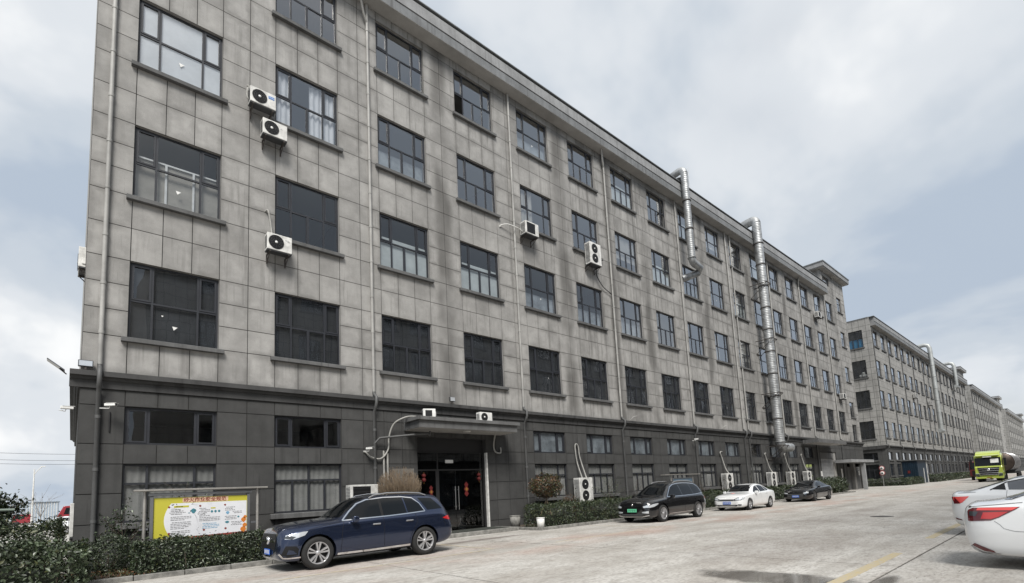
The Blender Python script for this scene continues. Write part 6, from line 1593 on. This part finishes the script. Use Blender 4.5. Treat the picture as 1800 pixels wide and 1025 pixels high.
bx_(px0-.12, px1+.12, pz1+.061, pz1+.13, 'frame_rail', MT['alu'], -.09, .05, .006); bx_(px0, px1, pz0-.06, pz0, 'frame_rail', MT['alu'], -.06, .05, .006)
poster = bx_(px0, px1, pz0, pz1, 'poster', MT['poster_y'], -.02, .02)
for x in (px0-.1, px1+.1): bx_(min(x, x+.2 if x > 1 else x-.2), max(x, x+.2 if x > 1 else x-.2), 1.1, 1.15, 'side_clip', MT['alu'], -.02, .02)
wt = pz1-.16; arc = [(px0+.32+.10*math.cos(t), pz0+.5+.62*math.sin(t)) for t in np.linspace(PI*.62, PI*1.40, 14)]
arc = [(px0+.24+.16*((k/13*2-1)**2), wt-(wt-pz0-.06)*k/13) for k in range(14)]
q = MB(); q.prism([(px1-.012, wt)]+arc+[(px1-.012, pz0+.06)], -.0235, -.0205, 'y'); obj('white_field', q, MT['poster_w'], poster)
q = MB(); q.prism([(px0+.01, pz0+.005), (px1-.01, pz0+.005), (px1-.01, pz0+.085), (px0+.9, pz0+.05), (px0+.01, pz0+.03)], -.0265, -.024, 'y'); obj('red_band', q, MT['ink_red2'], poster)
bx_(px0+.66, px0+1.78, pz1-.145, pz1-.015, 'title_strip', MT['poster_p'], -.0235, -.0205, 0, poster)
me = text_mesh('动火作业安全规范', .132, .0025); me.materials.append(MT['ink_red']); o = link('title_lettering', me, poster, (px0+.675, -.025, pz1-.125)); o.rotation_euler = (PI/2, 0, 0)
def lines(x, w, z, n, dz, m, nm, rs):
    r = random.Random(rs); q = MB()
    for k in range(n):
        zz = z-k*dz; xx = x+(.03 if r.random() < .3 else 0)
        while xx < x+w*(1 if r.random() < .75 else .6):
            l = r.uniform(.03, .09); q.box(xx, min(xx+l, x+w), -.0262, -.0240, zz-.011, zz+.006); xx += l+.012
    tag(obj(nm, q, m, poster), kind='stuff')
c1, c2, c3 = px0+.36, px0+1.06, px0+1.70
lines(c1, .38, wt-.17, 4, .042, MT['ink_grey'], 'print_lines', 1); lines(c1+.03, .48, wt-.37, 3, .042, MT['ink_grey'], 'print_lines', 2); lines(c1+.03, .48, wt-.52, 5, .042, MT['ink_grey'], 'print_lines', 3); lines(c1+.03, .46, wt-.76, 3, .042, MT['ink_grey'], 'print_lines', 4)
lines(c2, .26, wt-.17, 6, .042, MT['ink_grey'], 'print_lines', 5); lines(c2, .52, wt-.43, 3, .042, MT['ink_grey'], 'print_lines', 6); lines(c2+.08, .42, wt-.60, 4, .042, MT['ink_blue'], 'print_lines', 7)
lines(c3, .26, wt-.17, 3, .042, MT['ink_grey'], 'print_lines', 8); lines(c3+.2, .24, wt-.30, 2, .042, MT['ink_grey'], 'print_lines', 9); lines(c3, .30, wt-.43, 3, .042, MT['ink_grey'], 'print_lines', 10); lines(c3+.16, .3, wt-.60, 3, .042, MT['ink_grey'], 'print_lines', 11)
bx_(c1+.10, c1+.45, wt-.12, wt-.07, 'heading_strip', MT['poster_y'], -.0262, -.024, 0, poster); lines(c1+.14, .27, wt-.092, 1, .04, MT['black'], 'print_lines', 12)
def spot(x, z, r_, m, nm, sides=9, squash=1.0):
    q = MB(); q.prism([(x+r_*math.cos(t)*(1+.18*math.sin(3*t)), z+squash*r_*math.sin(t)*(1+.15*math.cos(4*t))) for t in np.linspace(0, 2*PI, sides, endpoint=False)], -.0268, -.024, 'y'); obj(nm, q, m, poster)
for x in (c1-.01, c2+.02, c3+.0): spot(x, wt-.10, .030, MT['ink_red'], 'section_mark', 5)
spot(c1+.56, wt-.23, .065, MT['ink_teal'], 'worker_print', 11); spot(c1+.46, wt-.28, .03, MT['ink_teal'], 'worker_print', 7, .4)
for k in range(3): spot(c2+.31+k*.09, wt-.27, .034, MT['ink_teal'], 'worker_print', 8)
bx_(c2+.28, c2+.40, wt-.19, wt-.155, 'heading_strip', MT['poster_y'], -.0262, -.024, 0, poster)
spot(c3+.07, wt-.33, .045, MT['ink_blue'], 'worker_print', 9); spot(c3+.06, wt-.60, .055, MT['ink_teal'], 'worker_print', 9, .6); spot(c3+.35, wt-.46, .03, MT['ink_teal'], 'worker_print', 6)
for x, z in ((c1+.0, pz0+.16), (c2+.12, pz0+.20), (c3+.02, pz0+.20)): spot(x, z, .030, MT['ink_red'], 'section_mark', 9); spot(x-.012, z+.008, .026, MT['poster_w'], 'section_mark', 9) if False else None
for x, z, r_ in ((px1-.09, pz0+.42, .07), (px1-.06, pz0+.26, .06), (px1-.10, pz0+.14, .08), (px1-.05, pz0+.50, .045)): spot(x, z, r_, MT['orange'], 'flame_print', 8)
# second, smaller board down the row
n2_ = thing('notice_board', 'small blue-grey notice board on posts behind the black crossover', 'notice board', (26.3, -1.2, 0))
for x in (.9, 3.4): q = MB(); q.tube([(x, 0, 0), (x, 0, 2.18)], .04, 8); obj('post', q, MT['post_st'], n2_)
q = MB(); q.box(0, 4.1, -.16, .14, 2.18, 2.23); obj('roof_bar', q, MT['post_st'], n2_)
q = MB(); q.box(1.05, 3.25, -.03, .03, .95, 1.95); obj('panel', q, mat('board_blue', (.10, .15, .20), .35), n2_)
q = MB()
for (a, b_, c, d) in ((.98, 1.049, .9, 2.0), (3.251, 3.32, .9, 2.0)): q.box(a, b_, -.05, .05, c, d)
q.box(1.05, 3.25, -.05, .05, 1.951, 2.0); obj('frame', q, MT['alu'], n2_)

# ------------------------------------------------------------------ beyond the first block
bt = thing('site_cabin', 'dark blue metal cabin with pale corner frame against the second block', 'cabin', (91.0, -1.8, 0))
MT['cabin'] = mat('cabin_blue', (.007, .022, .040), .45, var=.3, vscale=2)
q = MB(); q.box(0, 6, 0, 1.75, .05, 3.3); obj('body', q, MT['cabin'], bt)
for k in range(7): q = MB(); q.box(-.04, -.002, .1+k*.23, .16+k*.23, .1, 3.25); obj('rib', q, MT['cabin'], bt)
q = MB(); q.box(5.9, 6.06, -.06, .1, 0, 3.4); q.box(3.6, 3.75, -.06, -.001, 0, 2.2); obj('corner_frame', q, MT['white_old'], bt)
q = MB(); q.box(-.2, 6.2, -.3, 1.7, 3.31, 3.4); obj('roof', q, MT['trim_dark'], bt)
q = MB(); q.box(-.05, -.041, .9, 1.2, 1.5, 1.9); obj('red_notice', q, MT['red'], bt)
sg_ = thing('road_signs', 'two round red-ringed traffic signs on one post at the side road', 'traffic sign', (78.2, -.4, 0))
q = MB(); q.tube([(0, 0, 0), (0, 0, 2.7)], .04, 8); obj('post', q, MT['steel'], sg_)
for z in (2.35, 1.72):
    f = MB(); f.lathe([(0, .0), (.30, .0), (.30, .02), (0, .02)], 24, mat=Matrix.Translation((-.05, 0, z)) @ Matrix.Rotation(-PI/2, 4, 'Y')); d = obj('sign_face', f, MT['white_metal'], sg_)
    f = MB(); f.lathe([(.235, .0205), (.30, .0205), (.30, .028), (.235, .028)], 24, mat=Matrix.Translation((-.05, 0, z)) @ Matrix.Rotation(-PI/2, 4, 'Y')); obj('red_ring', f, MT['ink_red2'], d)
    f = MB(); f.box(-.085, -.0715, -.09, .06, z-.08, z+.1); f.box(-.085, -.0715, .0605, .12, z-.03, z+.04); obj('symbol', f, MT['black'], d)
b2 = [o for o in C.objects if o.name.startswith('factory_building') and abs(o.location.x-83.4) < .01][0]
q = MB(); n_ = 20
q.add([(.22+.03*math.sin(i*1.3), 1.1+2.3*i/n_, z) for i in range(n_+1) for z in (ZW[3]-.05, ZW[3]+1.15)], [(2*i, 2*i+1, 2*i+3, 2*i+2) for i in range(n_)], 0, True)
obj('blue_curtain', q, mat('curtain_blue', (.04, .26, .50), .8), b2)
q = MB(); rng = np.random.default_rng(5)
for (y, z, r_) in ((1.3, ZW[2]+.2, .28), (1.75, ZW[2]+.22, .3), (1.5, ZW[2]+.55, .25)): q.lathe([(0, -r_*.8), (r_*.7, -r_*.5), (r_, 0), (r_*.7, r_*.6), (0, r_*.75)], 12, mat=Matrix.Translation((.24, y, z)) @ Matrix.Scale(.25, 4, (1, 0, 0)))
tag(obj('stored_sacks', q, MT['white_old'], b2), kind='stuff')
ac_unit('small white unit high on the second block left of its duct', (104.5, -.55, 13.9), 1.1, .75, .42, square=True)
ac_unit('small white unit on the second block just left of its duct', (116.5, -.55, 13.6), 1.1, .75, .42, square=True)
# outdoor unit seen edge-on round the corner
ac_unit('white unit edge-on against the far side of the corner, above the shrubs', (-.02, 1.45, 1.0), .8, .92, .22, fans=1, brackets=False, stand=True, rz=-PI/2)
ac_unit('pale unit edge-on high on the far side of the corner', (-.10, 1.4, 8.7), .8, .6, .2, fans=1, brackets=True, rz=-PI/2)
# distant street at the left
def far_car(label, loc, pm, rz=0):
    root = thing('parked_car', label, 'car', loc, rz); c = sedan(root, pm)
    for p in ([(1.62, .965), (2.15, 1.27), (2.42, 1.325), (2.42, .975)], [(2.49, .977), (2.49, 1.33), (3.13, 1.30), (3.25, 1.0)]): c.patch('side_window', p, 'y', MT['car_glass'], step=.2)
    c.patch('windscreen', [(-.60, 1.015), (.60, 1.015), (.50, 1.385), (-.50, 1.385)], 'x', MT['car_glass'], mirror=False, step=.2)
far_car('white saloon parked far behind the building, left one', (-3.1, 50, 0), MT['white_paint'])
far_car('white car half hidden by the building corner in the distance', (-1.2, 39, 0), MT['white_paint'])
vn = thing('red_truck', 'red truck cab far behind the building corner', 'truck', (-1.15, 62, 0))
q = MB(); q.prism([(0, .6), (.0, 1.5), (.5, 2.6), (2.2, 2.7), (2.2, .6)][::-1], -1.1, 1.1, 'y'); obj('cab', q, mat('paint_red', (.26, .018, .028), .4, coat=.5), vn, .05, 2)
q = MB(); q.prism([(.52, 1.65), (.72, 2.4), (1.6, 2.4), (1.6, 1.65)][::-1], -1.108, -1.101, 'y'); obj('door_window', q, MT['car_glass'], vn)
q = MB(); q.box(2.4, 7, -1.1, 1.1, .8, 1.6); obj('load_bed', q, bpy.data.materials['paint_red'], vn)
for x in (.9, 4, 5.5):
    for s in (-1, 1): q = MB(); q.lathe([(0, -.14), (.45, -.14), (.45, .14), (0, .14)], 16, axis='y'); o = obj('wheel', q, MT['tyre'], vn); o.location = (x, s*.95, .45)
vn = thing('red_truck', 'red vehicle partly hidden by the dark tree at the far left', 'truck', (-7.6, 105, 0))
q = MB(); q.prism([(0, .5), (.0, 1.2), (.3, 2.0), (2.6, 2.0), (2.6, .5)][::-1], -1, 1, 'y'); obj('cab', q, bpy.data.materials['paint_red'], vn, .05, 2)
q = MB(); q.prism([(.3, 1.25), (.42, 1.8), (1.6, 1.8), (1.6, 1.25)][::-1], -1.008, -1.001, 'y'); obj('door_window', q, MT['car_glass'], vn)
for s in (-1, 1): q = MB(); q.lathe([(0, -.14), (.4, -.14), (.4, .14), (0, .14)], 16, axis='y'); o = obj('wheel', q, MT['tyre'], vn); o.location = (.7, s*.9, .4)
lp = thing('street_lamp', 'slim street lamp with one raised arm far behind the left corner', 'street lamp', (-4.1, 80, 0))
q = MB(); q.tube([(0, 0, 0), (0, 0, 8.2)], [.13, .07], 8); obj('pole', q, MT['white_old'], lp)
q = MB(); q.tube([(0, 0, 7.4), (.25, 0, 7.9), (.75, 0, 8.55)], .05, 6); obj('arm', q, MT['white_old'], lp)
q = MB(); q.box(.65, 1.15, -.12, .12, 8.5, 8.62); obj('lamp_head', q, MT['white_old'], lp, .03)
hf = thing('far_shed', 'long pale blue-grey shed on the horizon at the far left', 'building', (-12, 150, 0))
MT['shed'] = mat('shed_sheet', (.34, .40, .47), .6, var=.2, vscale=.5)
q = MB(); q.box(0, 9.6, 0, 10, 0, 4.9); obj('wall', q, MT['shed'], hf)
for k in range(20): q = MB(); q.box(.2+k*.48, .3+k*.48, -.08, -.001, 0, 4.85); obj('cladding_rib', q, MT['white_old'], hf)
q = MB(); q.box(-.2, 9.8, -.3, 10.2, 4.91, 5.1); obj('roof', q, MT['shed'], hf)
for i, (z, w_) in enumerate(((10.65, 'topmost'), (9.7, 'middle'), (9.15, 'lowest'))):
    q = MB(); q.tube([(-12+1.6*k, 80+.2*k, z-.18*math.sin(PI*k/11)) for k in range(12)], .022, 4); tag(obj('power_line', q, MT['black']), 'thin power line crossing the sky left of the building, %s of three' % w_, 'cable')
lb = thing('barrier_bar', 'green metal bar end at the left edge above the bush', 'bar', (-1.6, 2.0, 1.82))
q = MB(); q.tube([(-1.5, 0, .04), (.42, 0, 0)], .04, 8); obj('bar', q, mat('paint_sage', (.16, .20, .17), .6), lb); q = MB(); q.tube([(-1.2, 0, .03), (-1.2, 0, -1.82)], .035, 6); obj('post', q, bpy.data.materials['paint_sage'], lb)

# ------------------------------------------------------------------ groups of like things
GR = {'parked_car': 'parked cars', 'factory_building': 'factory blocks of the site', 'outdoor_unit': 'air-conditioner outdoor units', 'hedge': 'clipped hedges', 'sapling': 'thin saplings in the planter',
      'bush': 'shrubs', 'security_camera': 'security cameras', 'extraction_duct': 'extraction ducts', 'power_line': 'power lines', 'refrigerant_pipe': 'pipes of the outdoor units', 'bucket': 'pots and buckets',
      'planter_bed': 'kerbed planters', 'notice_board': 'notice boards', 'red_truck': 'red trucks', 'roof_cowl': 'roof cowls', 'floodlight': 'floodlights', 'lamp_bracket': 'cornice brackets', 'red_lantern': 'door decorations', 'red_charm': 'door decorations',
      'ball_tree': 'ball-clipped trees', 'tree': 'trees at the far left', 'flexible_hose': 'hoses at the canopy', 'conduit': 'conduits by the entrance', 'drain_hose': 'drain hoses'}
for o in list(C.objects):
    if o.parent is None and o.get('category'):
        st_ = o.name.split('.')[0]
        if st_ in GR and not o.get('group'): o['group'] = GR[st_]
